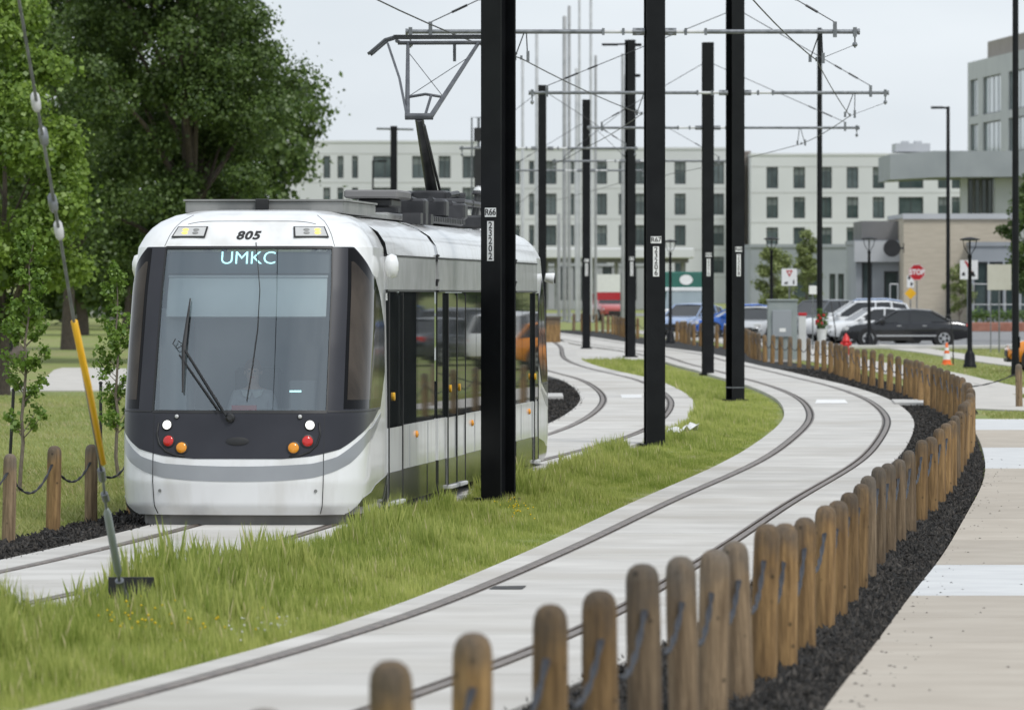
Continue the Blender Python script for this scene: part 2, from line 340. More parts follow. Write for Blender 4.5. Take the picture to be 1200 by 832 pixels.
FT = [(316,818),(460,771),(556,736),(643,709),(706,687),(757,664),(802,650),(832,636),(867,626),(895,615),(923,608),(944,598),(965,587),(981,581),(995,571),(1012,564.6),(1032,546),(1040,540),(1106,500),(1113,493),(1118,488),(1121,482),(1122,477),(1127,473),(1131.6,469),(1139,459.5),(1139,457),(1132.6,448),(1124,441),(1111,435),(1105,432),(1098,430),(1091,428),(1083,425),(1073,422),(1065,421)]
FB = [(1072,466),(1042,460),(994,446),(952,434),(913,428),(880,420),(845,409),(816,406),(800,403),(783,399),(745,398),(727,394),(707,391),(697,390)]
ftop = [G(*p, .915) for p in FT]; fbase = [G(*p) for p in FB]
FG = np.arange(8, 332, 2.)
FX = whit([(Y, X) for X, Y in ftop]+[(Y, X) for X, Y in fbase], FG, 20.)
def cF(Y): return np.interp(Y, FG, FX)

# ------------------------------------------------------------------ the ground and the flat setting
def sheet(name, rows, m, dz=0., thick=0.):
    """rows: list of polylines (x,y) with the same point count; the surface follows the terrain."""
    n = len(rows[0]); V = []; Fc = []
    for r in rows:
        for x, y in r: V.append((x, y, float(gz(y))+dz))
    for i in range(len(rows)-1):
        for k in range(n-1): Fc.append((i*n+k, i*n+k+1, (i+1)*n+k+1, (i+1)*n+k))
    b = MB().add(V, Fc)
    if thick:
        bd = [i for i in range(n)]+[i*n+n-1 for i in range(1, len(rows))]+[(len(rows)-1)*n+k for k in range(n-2, -1, -1)]+[i*n for i in range(len(rows)-2, 0, -1)]
        k0 = len(b.v); b.v += [(b.v[i][0], b.v[i][1], b.v[i][2]-thick) for i in bd]
        for q in range(len(bd)): w = (q+1) % len(bd); b.f.append((bd[w], bd[q], k0+q, k0+w))
    return b
ys = np.concatenate([np.arange(-20, 130, 1.), np.arange(130, 400, 10.), np.array([400, 500, 700, 1000, 1600, 2600])])
xs = np.array([-1500, -600, -200, -60, -30, -15, -8, -4, 0, 4, 8, 15, 30, 60, 200, 600, 1500.])
struct('ground', sheet('ground', [[(x, y) for x in xs] for y in ys], 'grass_ground').mesh('ground', 'grass_ground', 'all'))

def ribbon(cfun, Ys, o0, o1, k=1):
    offs = np.linspace(o0, o1, k+1); cols = [offset_line(cfun, Ys, o) for o in offs]
    return [[(float(c[0][i]), float(c[1][i])) for c in cols] for i in range(len(Ys))]
# track beds: concrete slab pieces with a channel for each rail, rails set into the channels
def track(name, cfun, joints):
    root = struct(name)
    edge = lambda Y: np.interp(Y, [44, 95], [.21, 0.]) if cfun is cR else 0.*Y
    prof = [(-1.22, -.12), (-1.22, 0), (-.80, 0), (-.80, -.06), (-.635, -.06), (-.635, 0), (.635, 0), (.635, -.06), (.80, -.06), (.80, 0), (1.22, 0), (1.22, -.12)]
    for a, b in zip(joints[:-1], joints[1:]):
        Ys = np.linspace(a+.014, b-.014, max(2, int((b-a)/1.0)+1)); mb = MB(); secs = []
        cols = [offset_line(cfun, Ys, o+(edge(Ys) if abs(o) > 1.2 else 0.)) for o, _ in prof]
        for i in range(len(Ys)): secs.append([(float(c[0][i]), float(c[1][i]), float(gz(c[1][i]))+.065+prof[k][1]) for k, c in enumerate(cols)])
        mb.loft(secs, closed=False, caps=False)
        mb.f.append(tuple(range(len(prof)))); mb.f.append(tuple(reversed(range((len(Ys)-1)*len(prof), len(Ys)*len(prof)))))
        mb.build('slab', 'slab', root, smooth=30)
    Ys = np.arange(joints[0], joints[-1], 1.)
    for s in (-1, 1):
        def strip(offs, zs, nm, m, par):
            cols = [offset_line(cfun, Ys, s*o) for o in offs]; secs = []
            for i in range(len(Ys)): secs.append([(float(c[0][i]), float(c[1][i]), float(gz(c[1][i]))+.065+zs[k]) for k, c in enumerate(cols)])
            if s < 0: secs = [q[::-1] for q in secs]
            return MB().loft(secs, closed=True, caps=True).build(nm, m, par, smooth=30)
        rail = strip([.765, .695, .692, .705, .73, .766], [-.055, -.055, -.004, .005, .007, .003], 'rail', 'rail_steel', root)
        strip([.66, .642, .642, .66], [-.055, -.055, -.002, -.002], 'rail_lip', 'rail_steel', rail)
        strip([.798, .637, .637, .798], [-.058, -.058, -.030, -.018], 'rail_boot', 'rubber', rail)
    return root
jr = [24, 31]+[31+6*i for i in range(1, 30)]+[212, 224, 236, 250, 265, 285, 310]
jl = [30, 36]+[36+6*i for i in range(1, 29)]+[212, 224, 236, 250, 265, 285, 310]
tr_r = track('right_track_bed', cR, jr); tr_l = track('left_track_bed', cL, jl)
# pale repair plates and dark drain grates let into the slabs
def quad_px(px, dz, m, name, parent=None, thick=0.):
    b = MB(); q = [G(*p) for p in px]; b.add([(x, y, float(gz(y))+dz) for x, y in q], [(0, 1, 2, 3)])
    if thick: b.add([(x, y, float(gz(y))+dz-thick) for x, y in q], []); b.f += [(i, i+4, (i+1) % 4+4, (i+1) % 4) for i in range(4)]
    return b.build(name, m, parent)
quad_px([(955, 476.5), (994, 476.5), (990, 472), (957, 472)], .071, 'slab_light', 'cover_plate', tr_r)
quad_px([(729, 470), (752, 470), (752, 466), (727, 466)], .071, 'slab_light', 'cover_plate', tr_l)
for px in ([(573, 700), (612, 700), (617, 696), (580, 696.5)],): quad_px(px, .071, 'rubber', 'drain_grate', tr_r)
# mulch beds
WE = [G(*p) for p in [(972, 832), (1009, 786), (1068, 703), (1096.6, 668), (1130, 612), (1151, 571.6), (1154.5, 547), (1140, 505)]]
WY = np.array([20.]+[q[1] for q in WE]); WX = np.array([WE[0][0]-.95]+[q[0] for q in WE])
wg = np.arange(18, 130, 2.); wx = whit(list(zip(WY, WX)), wg, 3.)
Yb = np.arange(24, 326, 1.5)
fx_, fy_ = cF(Yb), Yb
sx, sy = offset_line(cR, np.arange(18, 330, .5), 1.17+np.interp(np.arange(18, 330, .5), [44, 95], [.21, 0]))
rows = []
for Y in Yb:
    x, h = float(cF(Y)), float((cF(Y+1)-cF(Y-1))/2); n = Vector((1, -h)).normalized(); p = Vector((x, Y))
    d = float(np.min(np.hypot(sx-x, sy-Y)))
    rows.append([tuple(p-n*(d-.05)), tuple(p), tuple(p+n*(.75 if Y > 128 else max(.03, min(.75, float(np.interp(Y, list(WY)+[128.], list(WX)+[8.45]))-x-.02))))])
mulch_r = struct('mulch_bed', sheet('mulch_bed', rows, 'mulch', .025).mesh('mulch_bed', 'mulch', 'all')); rows_r = rows
Yb2 = np.arange(44, 300, 1.5); rows_l = ribbon(cL, Yb2, -2.2, -1.15, 2)
struct('mulch_bed', sheet('mulch_bed', rows_l, 'mulch', .025).mesh('mulch_bed', 'mulch', 'all'))
# concrete strips crossing the mulch
b = quad_px([(1049, 477.5), (1096, 478), (1096, 474), (1045, 473.5)], .105, 'kerb', 'drain_strip', None, .1); b['kind'] = 'structure'
b = quad_px([(640, 470), (660, 470), (659, 466), (640, 466)], .105, 'kerb', 'drain_strip', None, .1); b['kind'] = 'structure'
# sidewalk at the right, panel by panel
def cW(Y): return np.interp(Y, wg, wx)
walk = struct('sidewalk')
def yrow(y, x=1150): return G(x, y)[1]
jy = [20., 25, 30.5, yrow(800)]; cols = ['walk_beige']*3
for a, bb, n, m in ((800, 705, 3, 'walk_beige'), (705, 668, 1, 'walk_grey'), (668, 553, 5, 'walk_beige'), (553, 528, 1, 'walk_grey'), (528, 507, 2, 'walk_beige'), (507, 494, 1, 'walk_grey')):
    A, B = yrow(a), yrow(bb)
    for i in range(n): jy.append(A+(B-A)*(i+1)/n); cols.append(m)
for a, bb, m in zip(jy[:-1], jy[1:], cols):
    Ys = np.linspace(a+.012, bb-.012, max(2, int((bb-a)/.8)+1))
    wig = [0.]*len(Ys)
    sheet('panel', [[(float(cW(Y))+w, Y), (float(cW(Y))+1.2, Y), (float(cW(Y))+3.2, Y)] for Y, w in zip(Ys, wig)], m, .05, .1).build('panel', m, walk)
# curved path beyond the sidewalk, walk along the fence, kerbside strip, parking lot
def poly_sheet(name, left, right, m, dz, n=12, thick=.05):
    l = [G(*p) for p in left]; r = [G(*p) for p in right]
    def samp(q):
        t = np.linspace(0, len(q)-1, n); return [(float(np.interp(u, range(len(q)), [a[0] for a in q])), float(np.interp(u, range(len(q)), [a[1] for a in q]))) for u in t]
    A, B = samp(l), samp(r)
    return struct(name, sheet(name, [[a, b] for a, b in zip(A, B)], m, dz, thick).mesh(name, m))
poly_sheet('path', [(1135, 480), (1210, 483), (1260, 486)], [(1135, 449), (1165, 455), (1210, 472)], 'path', .03)
poly_sheet('path', [(-120, 460), (45, 459), (105, 459), (165, 457), (330, 458)], [(-120, 456), (40, 456), (66, 432), (120, 432), (330, 440)], 'path', .03, 16)
Yw = np.arange(150, 330, 5.); struct('fence_walk', sheet('fence_walk', ribbon(cF, Yw, 1.5, 3.6), 'path', .03, .06).mesh('fence_walk', 'path'))
poly_sheet('kerb_walk', [(1030, 408), (1080, 414), (1140, 424), (1260, 440)], [(1030, 404), (1080, 408), (1140, 417), (1260, 431)], 'path', .03)
struct('parking_lot', sheet('parking_lot', [[(9, Y), (20, Y), (40, Y), (90, Y)] for Y in np.linspace(243, 352, 8)], 'asphalt', .02).mesh('parking_lot', 'asphalt'))
kb = MB(); kb.bbox(8.5, 90, 242.4, 242.9, 0, .16, .03); struct('kerb', kb.mesh('kerb', 'kerb'))
struct('station_paving', sheet('station_paving', [[(float(cL(Y))-4, Y), (float(cF(Y))-1.2, Y)] for Y in np.linspace(211, 420, 24)], 'slab', .012).mesh('station_paving', 'slab'))
struct('street', sheet('street', [[(-400, Y), (400, Y)] for Y in (440, 470)], 'asphalt', .02).mesh('street', 'asphalt'))

# ------------------------------------------------------------------ buildings and other large structures
def wall_with_openings(w, h, rects, t=.35):
    """front wall in local x (0..w), z (0..h), outside towards -y, real openings with reveals"""
    xs_ = sorted({0., w, *[r[0] for r in rects], *[r[1] for r in rects]}); zs_ = sorted({0., h, *[r[2] for r in rects], *[r[3] for r in rects]})
    mb = MB()
    for a, b in zip(xs_[:-1], xs_[1:]):
        for c, d in zip(zs_[:-1], zs_[1:]):
            mx_, mz_ = (a+b)/2, (c+d)/2
            if any(r[0] < mx_ < r[1] and r[2] < mz_ < r[3] for r in rects): continue
            mb.add([(a, 0, c), (b, 0, c), (b, 0, d), (a, 0, d)], [(0, 1, 2, 3)])
    for x0, x1, z0, z1 in rects:
        mb.add([(x0, 0, z0), (x1, 0, z0), (x1, 0, z1), (x0, 0, z1), (x0, t, z0), (x1, t, z0), (x1, t, z1), (x0, t, z1)], [(0, 1, 5, 4), (1, 2, 6, 5), (2, 3, 7, 6), (3, 0, 4, 7)])
    return mb
def window(parent, r, m='bpane', mull=0, blind=0.):
    x0, x1, z0, z1 = r; f = MB(); e = .09
    f.box(x0, x0+e, .16, .24, z0, z1); f.box(x1-e, x1, .16, .24, z0, z1); f.box(x0+e, x1-e, .16, .24, z0, z0+e); f.box(x0+e, x1-e, .16, .24, z1-e, z1)
    for k in range(mull): xm = x0+(x1-x0)*(k+1)/(mull+1); f.box(xm-.04, xm+.04, .17, .23, z0+e, z1-e)
    fo = f.build('window', 'bframe', parent)
    MB().box(x0+e, x1-e, .20, .215, z0+e, z1-e).build('pane', m, fo)
    if blind: MB().box(x0+e, x1-e, .185, .197, z1-e-(z1-z0)*blind*.5, z1-e-.002).build('blind', 'bblind', fo)
def building(name, label, X0, X1, Y, ztop, depth, rects, wall, base=0., ang=0., parapet=.5, panes=None, mull=None, cat='building'):
    """front wall from X0 to X1 at distance Y; rects given as world x and z"""
    root = thing(name, label, cat, (X0, Y, base), ang); w = X1-X0
    lr = [(a-X0, b-X0, c-base, d-base) for a, b, c, d in rects]
    h = ztop-base
    mb = wall_with_openings(w, h, lr)
    mb.add([(0, 0, 0), (0, depth, 0), (0, depth, h), (0, 0, h), (w, 0, 0), (w, depth, 0), (w, depth, h), (w, 0, h)], [(1, 0, 3, 2), (4, 5, 6, 7), (5, 1, 2, 6), (0, 1, 5, 4)])
    mb.add([(0, .36, 0), (w, .36, 0), (w, .36, h), (0, .36, h)], [(0, 1, 2, 3)])
    mb.build('wall', wall, root)
    r = MB(); r.add([(.3, .3, h-.25), (w-.3, .3, h-.25), (w-.3, depth-.3, h-.25), (.3, depth-.3, h-.25)], [(0, 1, 2, 3)]); r.build('roof', 'bgrey_dark', root)
    p = MB(); p.box(-.06, w+.06, -.08, .3, h-.12, h+.10); p.box(-.06, .3, .3, depth, h-.12, h+.10); p.box(w-.3, w+.06, .3, depth, h-.12, h+.10); p.build('coping', wall if wall != 'bbeige' else 'bgrey_light', root)
    for i, q in enumerate(lr): window(root, q, (panes[i] if panes else ('bpane' if (i*7+len(label)) % 5 else 'bpane_mid')), (mull[i] if mull else (1 if q[1]-q[0] > 1. else 0)), .35*((i*5) % 3) if h > 10 else 0)
    if h > 10:
        for zz in sorted({round(q[2]-.42, 2) for q in lr})+[h-1.2]: MB().box(.02, w-.02, -.02, -.002, zz-.04, zz+.04).build('wall_joint', 'bjoint', root)
    return root
def pxr(x0, x1, y0, y1, Y): return (XP(x0, Y), XP(x1, Y), ZP(y1, Y), ZP(y0, Y))
YB = 640.
rows_b1 = [(189, 216), (227, 252), (264, 288), (301, 320)]
r1 = [pxr(x-6.5, x+6.5, a, c, YB) for x in (603, 645.6, 704.8, 751, 797, 842) for a, c in rows_b1]+[pxr(x-3, x+3, a, c, YB) for x in (623, 670, 728) for a, c in rows_b1]
building('apartment_block', 'long cream apartment block with four rows of tall windows behind the black poles', XP(560, YB)+.0, XP(872, YB), YB, ZP(174, YB), 16, r1, 'bwhite')
rows_b2 = [(195.5, 221), (231, 256), (266.6, 288), (303, 322)]
r2 = [pxr(x-6.8, x+6.8, a, c, YB-6) for x in (905, 936.6, 968, 999, 1029.6) for a, c in rows_b2]+[pxr(1053, 1082, a, c, YB-6) for a, c in rows_b2]+[pxr(x-6.8, x+6.8, a, c, YB-6) for x in (1106, 1122) for a, c in rows_b2]
building('apartment_block', 'paler cream apartment wing behind the grey shopfront roofs and pale steel cabinet', XP(880, YB-6), XP(1131, YB-6), YB-6, ZP(181, YB-6), 18, r2, 'bwhite2')
building('stair_tower', 'narrow taupe link wall between the two cream apartment blocks', XP(872, YB), XP(880, YB), YB+1.5, ZP(178, YB), 10, [], 'btaupe')
rows_b3 = [(183, 209), (220, 246), (257, 282), (294, 318)]
r3 = [pxr(x-w, x+w, a, c, YB-2) for x, w in ((383, 4), (399, 3.5), (416, 3.5), (451, 14), (491, 8), (521, 7), (549, 7)) for a, c in rows_b3]
building('apartment_block', 'cream apartment wing behind the streetcar roof beside the large dark tree', XP(330, YB-2), XP(559, YB-2), YB-2, ZP(166, YB-2), 16, r3, 'bwhite')
# station canopy
YC = 520.; cz0, cz1 = ZP(303, YC), ZP(291, YC)
cn = thing('station_canopy', 'long thin white canopy roof on slim columns in front of cream apartments', 'canopy', (0, YC, 0))
MB().bbox(XP(600, YC), XP(812, YC), -3, 3, cz0, cz1, .08).build('roof', 'bwhite2', cn)
MB().box(XP(606, YC), XP(806, YC), -2.4, 2.4, cz0-.35, cz0-.003).build('soffit_shade', 'bgrey_dark', cn)  # dark soffit box paints in the shadow below the canopy roof
for x in (612, 640, 652, 676, 696, 722, 757, 800): MB().lathe([(.16, 0), (.16, cz0-.3)], 10, MX((XP(x, YC), -.8, 0))).build('column', 'steel_mid', cn)
# glazed wall behind the canopy columns
building('station_hall', 'low glazed station front beneath the white canopy', XP(600, YC+6), XP(760, YC+6), YC+6, cz0-.5, 6, [pxr(x, x+11, 309, 352, YC+6) for x in (604, 620, 655, 672, 706, 735)], 'bgrey_light')
# tall steel sculpture poles
YS = 381.
for i, (x, top, w, m) in enumerate([(612.5, 70, 3.6, 'steel_pale'), (629, 36, 4, 'steel_pale'), (661.5, 19, 5, 'steel_mid'), (667, 7, 4, 'steel_mid'), (675.7, 80, 4.2, 'steel_pale'), (679, -40, 3.2, 'steel_pale'), (692.4, -60, 3.6, 'steel_pale'), (698, 65, 3.4, 'steel_mid'), (729.6, 63, 3.6, 'steel_mid'), (733, 87, 3.2, 'steel_mid'), (655, 250, 4, 'steel_mid'), (684, 262, 4, 'steel_mid')]):
    Y = YS+(i % 3)*3; r = w*Y/F/2; o = MB().lathe([(r*1.8, 0), (r*1.8, .12), (r, .13), (r*.92, ZP(top, Y)-.05), (r*.6, ZP(top, Y))], 12).build('steel_mast', m, None, 50, (XP(x, Y), Y, float(gz(Y))))
    lab = 'short steel mast at the foot of the taller pale masts' if top > 200 else ('mid height steel mast in the cluster of pale masts' if top > 50 else 'tall pale steel mast rising above the cream apartments')
    tag(o, lab, 'mast', {True: 'short masts by the station', False: 'mid height masts by the station' if top > 50 else 'tall masts by the station'}[top > 200])
# right-hand shops
Yh = 340.
bh = building('brick_shop', 'beige brick shop wall behind the stop sign', XP(1059, Yh), XP(1186, Yh), Yh, ZP(253, Yh), 14, [], 'bbeige')
brk = bh
MB().box(-.05, XP(1186, Yh)-XP(1059, Yh)+.08, -.12, .35, ZP(257, Yh), ZP(250.5, Yh)).build('parapet_band', 'bgrey_light', bh)
Yg = 344.
bg_ = building('grey_shop', 'grey panelled shop entrance beside the beige brick wall', XP(1003, Yg), XP(1058.6, Yg), Yg, ZP(284, Yg), 10, [pxr(1010, 1022, 308, 383, Yg), pxr(1036, 1053, 318, 383, Yg)], 'bgrey')
MB().box(XP(1010.5, Yg)-XP(1003, Yg), XP(1058.4, Yg)-XP(1003, Yg), .6, 9, ZP(284, Yg)+.11, ZP(259, Yg)).build('upper_storey', 'bgrey_dark', bg_)
MB().box(-.1, XP(1058, Yg)-XP(1003, Yg), -.5, -.01, ZP(307, Yg), ZP(283, Yg)).build('fascia', 'bgrey_light', bg_)
# round hanging sign
rs = thing('round_sign', 'round black shop sign projecting beside the beige brick wall', 'sign', (XP(1046, 338), 338.5, ZP(291, 338)))
MB().lathe([(.44, -.05), (.45, -.04), (.45, .04), (.44, .05)], 28, MX((0, 0, 0), rx=R_(90))).build('disc', 'dark_trim', rs, 40)
MB().box(.44, .62, -.03, .03, -.05, .05).box(.575, .625, -.05, .05, -.25, .25).build('bracket', 'dark_trim', rs)
# long grey fascia shop farther back
Yf = 430.
building('grey_shop', 'low grey shop with a deep plain fascia beneath the cream apartment wing', XP(880, Yf), XP(1012, Yf), Yf, ZP(288, Yf), 12, [pxr(x, x+7, 321, 352, Yf) for x in (972, 982, 992)]+[pxr(930, 960, 322, 352, Yf)], 'bgrey', panes=['bpane']*4)
# podium slab and tower
Yp = 505.
pd = thing('podium', 'grey overhanging podium block with a rooftop unit behind the beige shop', 'building', (0, Yp, 0))
MB().prism([(XP(1043, Yp), ZP(181, Yp)), (XP(1043, Yp), ZP(211, Yp)), (XP(1095, Yp), ZP(208, Yp)), (XP(1250, Yp), ZP(207, Yp)), (XP(1250, Yp), ZP(177, Yp)), (XP(1095, Yp), ZP(177, Yp))], 0, 16).build('roof_block', 'bgrey', pd)
pw = MB(); pw.box(XP(1128, Yp), XP(1136, Yp), 2, 3, 0, ZP(208.4, Yp)); pw.box(XP(1168, Yp), XP(1250, Yp), 2, 3, 0, ZP(208.4, Yp)); pw.box(XP(1136, Yp), XP(1168, Yp), 3.6, 4, 0, ZP(208.4, Yp)); pw.build('wall', 'bgrey_light', pd)
for x in (1138, 1146, 1154, 1161):
    wo = MB().box(XP(x, Yp), XP(x+5.6, Yp), 3.3, 3.5, ZP(252, Yp), ZP(210, Yp)).build('window', 'bframe', pd); MB().box(XP(x+1, Yp), XP(x+4.6, Yp), 3.26, 3.29, ZP(251, Yp), ZP(211, Yp)).build('pane', 'bpane', wo)
MB().box(XP(1053, Yp), XP(1094, Yp), 4, 9, ZP(177, Yp)+.003, ZP(167, Yp)).box(XP(1062, Yp), XP(1070, Yp), 5, 7, ZP(167, Yp), ZP(164, Yp)).box(XP(1077, Yp), XP(1085, Yp), 5, 7, ZP(167, Yp), ZP(164, Yp)).build('rooftop_unit', 'bgrey_light', pd)
YT = 560.; xa = XP(1134, YT); ang = -R_(86.3)
tw = thing('office_tower', 'pale grey office tower with paired tall windows above the podium', 'building', (xa, YT, 0), ang)
tw_h = ZP(74, YT); rr = []
L_t = 56.
for zt, zb in ((95, 138), (147, 185)):
    for u0, u1 in ((1.6, 6.4), (9.6, 20.4), (25., 36.), (41., 51.)): rr.append((u0, u1, ZP(zb, YT), ZP(zt, YT)))
wl = wall_with_openings(L_t, tw_h, rr); wl.add([(0, .36, 0), (L_t, .36, 0), (L_t, .36, tw_h), (0, .36, tw_h), (0, 0, 0), (0, 20, 0), (0, 20, tw_h), (0, 0, tw_h), (L_t, 20, 0), (L_t, 20, tw_h), (L_t, 0, 0), (L_t, 0, tw_h)], [(0, 1, 2, 3), (5, 4, 7, 6), (5, 6, 9, 8), (10, 8, 9, 11), (7, 11, 9, 6)]); wl.build('wall', 'tower_wall', tw)
for q in rr: window(tw, q, 'bpane_light', 3)
MB().box(1.6, L_t, 1.5, 18, tw_h+.003, tw_h+1.75).build('penthouse', 'btaupe', tw)
# shop under the right edge with railing and hedge bed
Yr = 352.
building('glass_shop', 'dark glazed shopfront with grey fascia behind the white square sign', XP(1137, Yr-14), XP(1240, Yr-14), Yr-14.3, ZP(286, Yr-14), 6, [pxr(x, x+16, 307, 372, Yr-14) for x in (1141, 1159, 1177, 1195)], 'bgrey')
ypl = 318.
pb = thing('planter_bed', 'long brick edged bed of low green shrubs beyond the lot', 'planter', (XP(1135, ypl), ypl, 0)); Lp = XP(1250, ypl)-XP(1135, ypl)
MB().bbox(0, Lp, 0, 1.4, 0, ZP(378, ypl), .04).build('brick_edge', 'brick_red', pb)
def leaf_cloud(c, rad, n, size, squash=1., rg=rng):
    """n leaf quads scattered through blobs centred at c (k,3) with radii rad (k,)"""
    c = np.asarray(c, float); k = rg.integers(0, len(c), n)
    d = rg.normal(size=(n, 3)); d /= np.linalg.norm(d, axis=1)[:, None]
    rr_ = rg.random(n)**.5*np.asarray(rad)[k]*np.where(rg.random(n) < .14, 1.15+.55*rg.random(n), 1.); p = c[k]+d*rr_[:, None]*np.array([1, 1, squash])
    nrm = d*.7+rg.normal(size=(n, 3))*.6+np.array([0, 0, .35]); nrm /= np.linalg.norm(nrm, axis=1)[:, None]
    a = np.cross(nrm, rg.normal(size=(n, 3))); a /= np.linalg.norm(a, axis=1)[:, None]; b_ = np.cross(nrm, a)
    s = size*(.45+1.0*rg.random(n)**1.5)[:, None]; a *= s*.5; b_ *= s
    V = np.stack([p-b_*.5, p+a-nrm*s*.12, p+b_*.6, p-a-nrm*s*.12], 1).reshape(-1, 3)
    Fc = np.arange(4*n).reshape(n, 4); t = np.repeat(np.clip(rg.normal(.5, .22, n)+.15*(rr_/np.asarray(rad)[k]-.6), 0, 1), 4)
    return V, Fc, t
V, Fc, t = leaf_cloud([(x, .7, ZP(375, ypl)+.2) for x in np.arange(.3, Lp, .45)], np.full(len(np.arange(.3, Lp, .45)), .36), 2600, .09)
link('shrubs', npmesh('shrubs', V, Fc, 'leaf_mid', t), pb)

# ------------------------------------------------------------------ trees
def tree(name, label, loc, H, crown_z0, rx, ry, nclump, nleaf, leaf, m, seed, trunk_r, bark='bark', group=None, crad=(.16, .26), lean=(0, 0), cx=0., cut=None):
    rg = np.random.default_rng(seed); root = thing(name, label, 'tree', loc, 0, group)
    ch = H-crown_z0; cz_ = crown_z0+ch*.5; cen = []; tries = 0
    while len(cen) < nclump and tries < 20000:
        tries += 1
        p = rg.uniform(-1, 1, 3); q = np.linalg.norm(p)
        if q > 1 or q < .25: continue
        wob = 1+.18*math.sin(3*math.atan2(p[1], p[0])+seed)+.12*math.sin(5*p[2]+seed*2)
        taper = 1-.35*max(0, p[2])
        w = np.array([p[0]*rx*wob*taper+cx, p[1]*ry*wob*taper, cz_+p[2]*ch*.5])
        if cut and cut(w): continue
        if all(np.linalg.norm((w-c)/(rx, ry, ch*.5)) > .14 for c in cen): cen.append(w)
    cen = np.array(cen); rad = rg.uniform(*crad, len(cen))*min(rx, ch*.6)
    V, Fc, t = leaf_cloud(cen, rad, nleaf, leaf, .75, rg)
    # each clump has its own tone
    ct = rg.normal(0, .12, len(cen)); d2 = np.argmin(((V[::4][:, None, :]-cen[None])**2).sum(-1), 1) if len(cen)*nleaf < 9e6 else np.zeros(nleaf, int)
    t = np.clip(t+np.repeat(ct[d2], 4), 0, 1)
    link('crown', npmesh('crown', V, Fc, m, t), root)
    mb = MB(); top = Vector((cx+lean[0], lean[1], crown_z0+ch*.75)); N = 8
    pts = [Vector((lean[0]*i/N+cx*(i/N)**1.5+.06*math.sin(i*1.7+seed)*trunk_r*6*(i > 0), .05*math.cos(i*2.1), -.1+(top.z+.1)*i/N)) for i in range(N+1)]
    mb.tube(pts, [trunk_r*(1.35 if i == 0 else 1)*(1-.85*i/N) for i in range(N+1)], 10)
    for c in cen[rg.permutation(len(cen))[:min(26, len(cen))]]:
        k = min(max(int(((c[2]-ch*.25)/top.z)*N), 2), N-1); s = pts[k]; e = Vector(c); mid = (s+e)/2+Vector((0, 0, .08*(e-s).length))
        r0 = trunk_r*(1-.85*k/N)*.5; mb.tube([s, mid, e], [r0, r0*.6, r0*.2], 6)
    mb.build('trunk', bark, root, 60); return root
def gl(x, y): X, Y = G(x, y); return (X, Y, float(gz(Y)))
def at(x, Y): return (XP(x, Y), Y, float(gz(Y)))
def oak_cut(w):
    Yw = 205+w[1]; return 600+F*(XP(222, 205)+w[0])/Yw+26 > np.interp(YH+F*(CZ-w[2])/Yw, [-200, 0, 60, 130, 210, 290], [250, 318, 350, 392, 392, 372])
tree('oak_tree', 'large dark green tree towering behind the streetcar cab', at(222, 205), 17., 1.6, 4.9, 4.6, 150, 165000, .115, 'leaf_dark', 3, .34, crad=(.13, .23), cut=oak_cut)
tree('oak_tree', 'dark tree with a thick bare trunk standing on the lawn behind the yellow sleeve', gl(80, 410), 17., 3.2, 5.2, 4.6, 90, 90000, .13, 'leaf_dark', 11, .24, crad=(.17, .27))
tree('maple_tree', 'bright light green tree at the lawn edge beside the leaning guy wire', at(4, 150), 9.2, 1.0, 2.15, 2.2, 70, 52000, .11, 'leaf_light', 5, .13, crad=(.2, .32))
tree('shade_tree', 'dark spreading tree over the black box on the brick base', at(-70, 215), 17, 2.2, 5., 5., 70, 70000, .13, 'leaf_dark', 21, .3, crad=(.18, .28))
for i, (x, Y, H_, r, m) in enumerate([(150, 330, 13, 6, 'leaf_mid'), (95, 300, 9, 4, 'leaf_dark'), (40, 360, 15, 7, 'leaf_mid'), (270, 350, 15, 6.5, 'leaf_dark'), (-60, 345, 15, 7, 'leaf_mid')]):
    tree('background_tree', 'broad green tree far behind the lawn and the dark trees', at(x, Y), H_, .9, r, r*.8, 60, 22000, .28, m, 31+i, .3, group='trees far behind the lawn', crad=(.2, .3))
# slim saplings
def sapling(name, label, x, y, top, seed, lean, n=2600, spread=.30):
    X, Y = G(x, y); H_ = (y-top)*Y/F; rg = np.random.default_rng(seed); root = thing(name, label, 'tree', (X, Y, float(gz(Y))))
    mb = MB(); N = 10; pts = [Vector((lean*(i/N)**1.3*H_+.02*math.sin(i*2.2+seed), .03*math.cos(i*1.9), H_*.97*i/N)) for i in range(N+1)]
    mb.tube(pts, [.028*(1-.8*i/N) for i in range(N+1)], 7); cen = []; rad = []
    for i in range(34):
        tt = rg.uniform(.16, 1.); k = tt*N; j = min(int(k), N-1); p = pts[j].lerp(pts[j+1], k-j); a = rg.uniform(0, 2*math.pi); L = spread*(1.15-tt*.75)*rg.uniform(.5, 1.15)
        e = p+Vector((math.cos(a)*L, math.sin(a)*L, L*1.1)); mb.tube([p, p.lerp(e, .5)+Vector((0, 0, -.02)), e], [.010*(1.2-tt), .007*(1.2-tt), .003], 5)
        cen.append(tuple(e)); rad.append(rg.uniform(.07, .14)); cen.append(tuple(p.lerp(e, .55))); rad.append(rg.uniform(.05, .10))
    mb.build('trunk', 'bark_young', root, 60); V, Fc, t = leaf_cloud(cen, np.array(rad), n, .055, 1., rg); link('crown', npmesh('crown', V, Fc, 'leaf_young', t), root)
    return root
sapling('sapling', 'thin leafy sapling leaning over the wooden posts left of the yellow sleeve', 24, 578, 274, 4, .045)
sapling('sapling', 'thin leafy sapling close beside the streetcar nose', 137, 560, 312, 8, .0, 2600, .34)
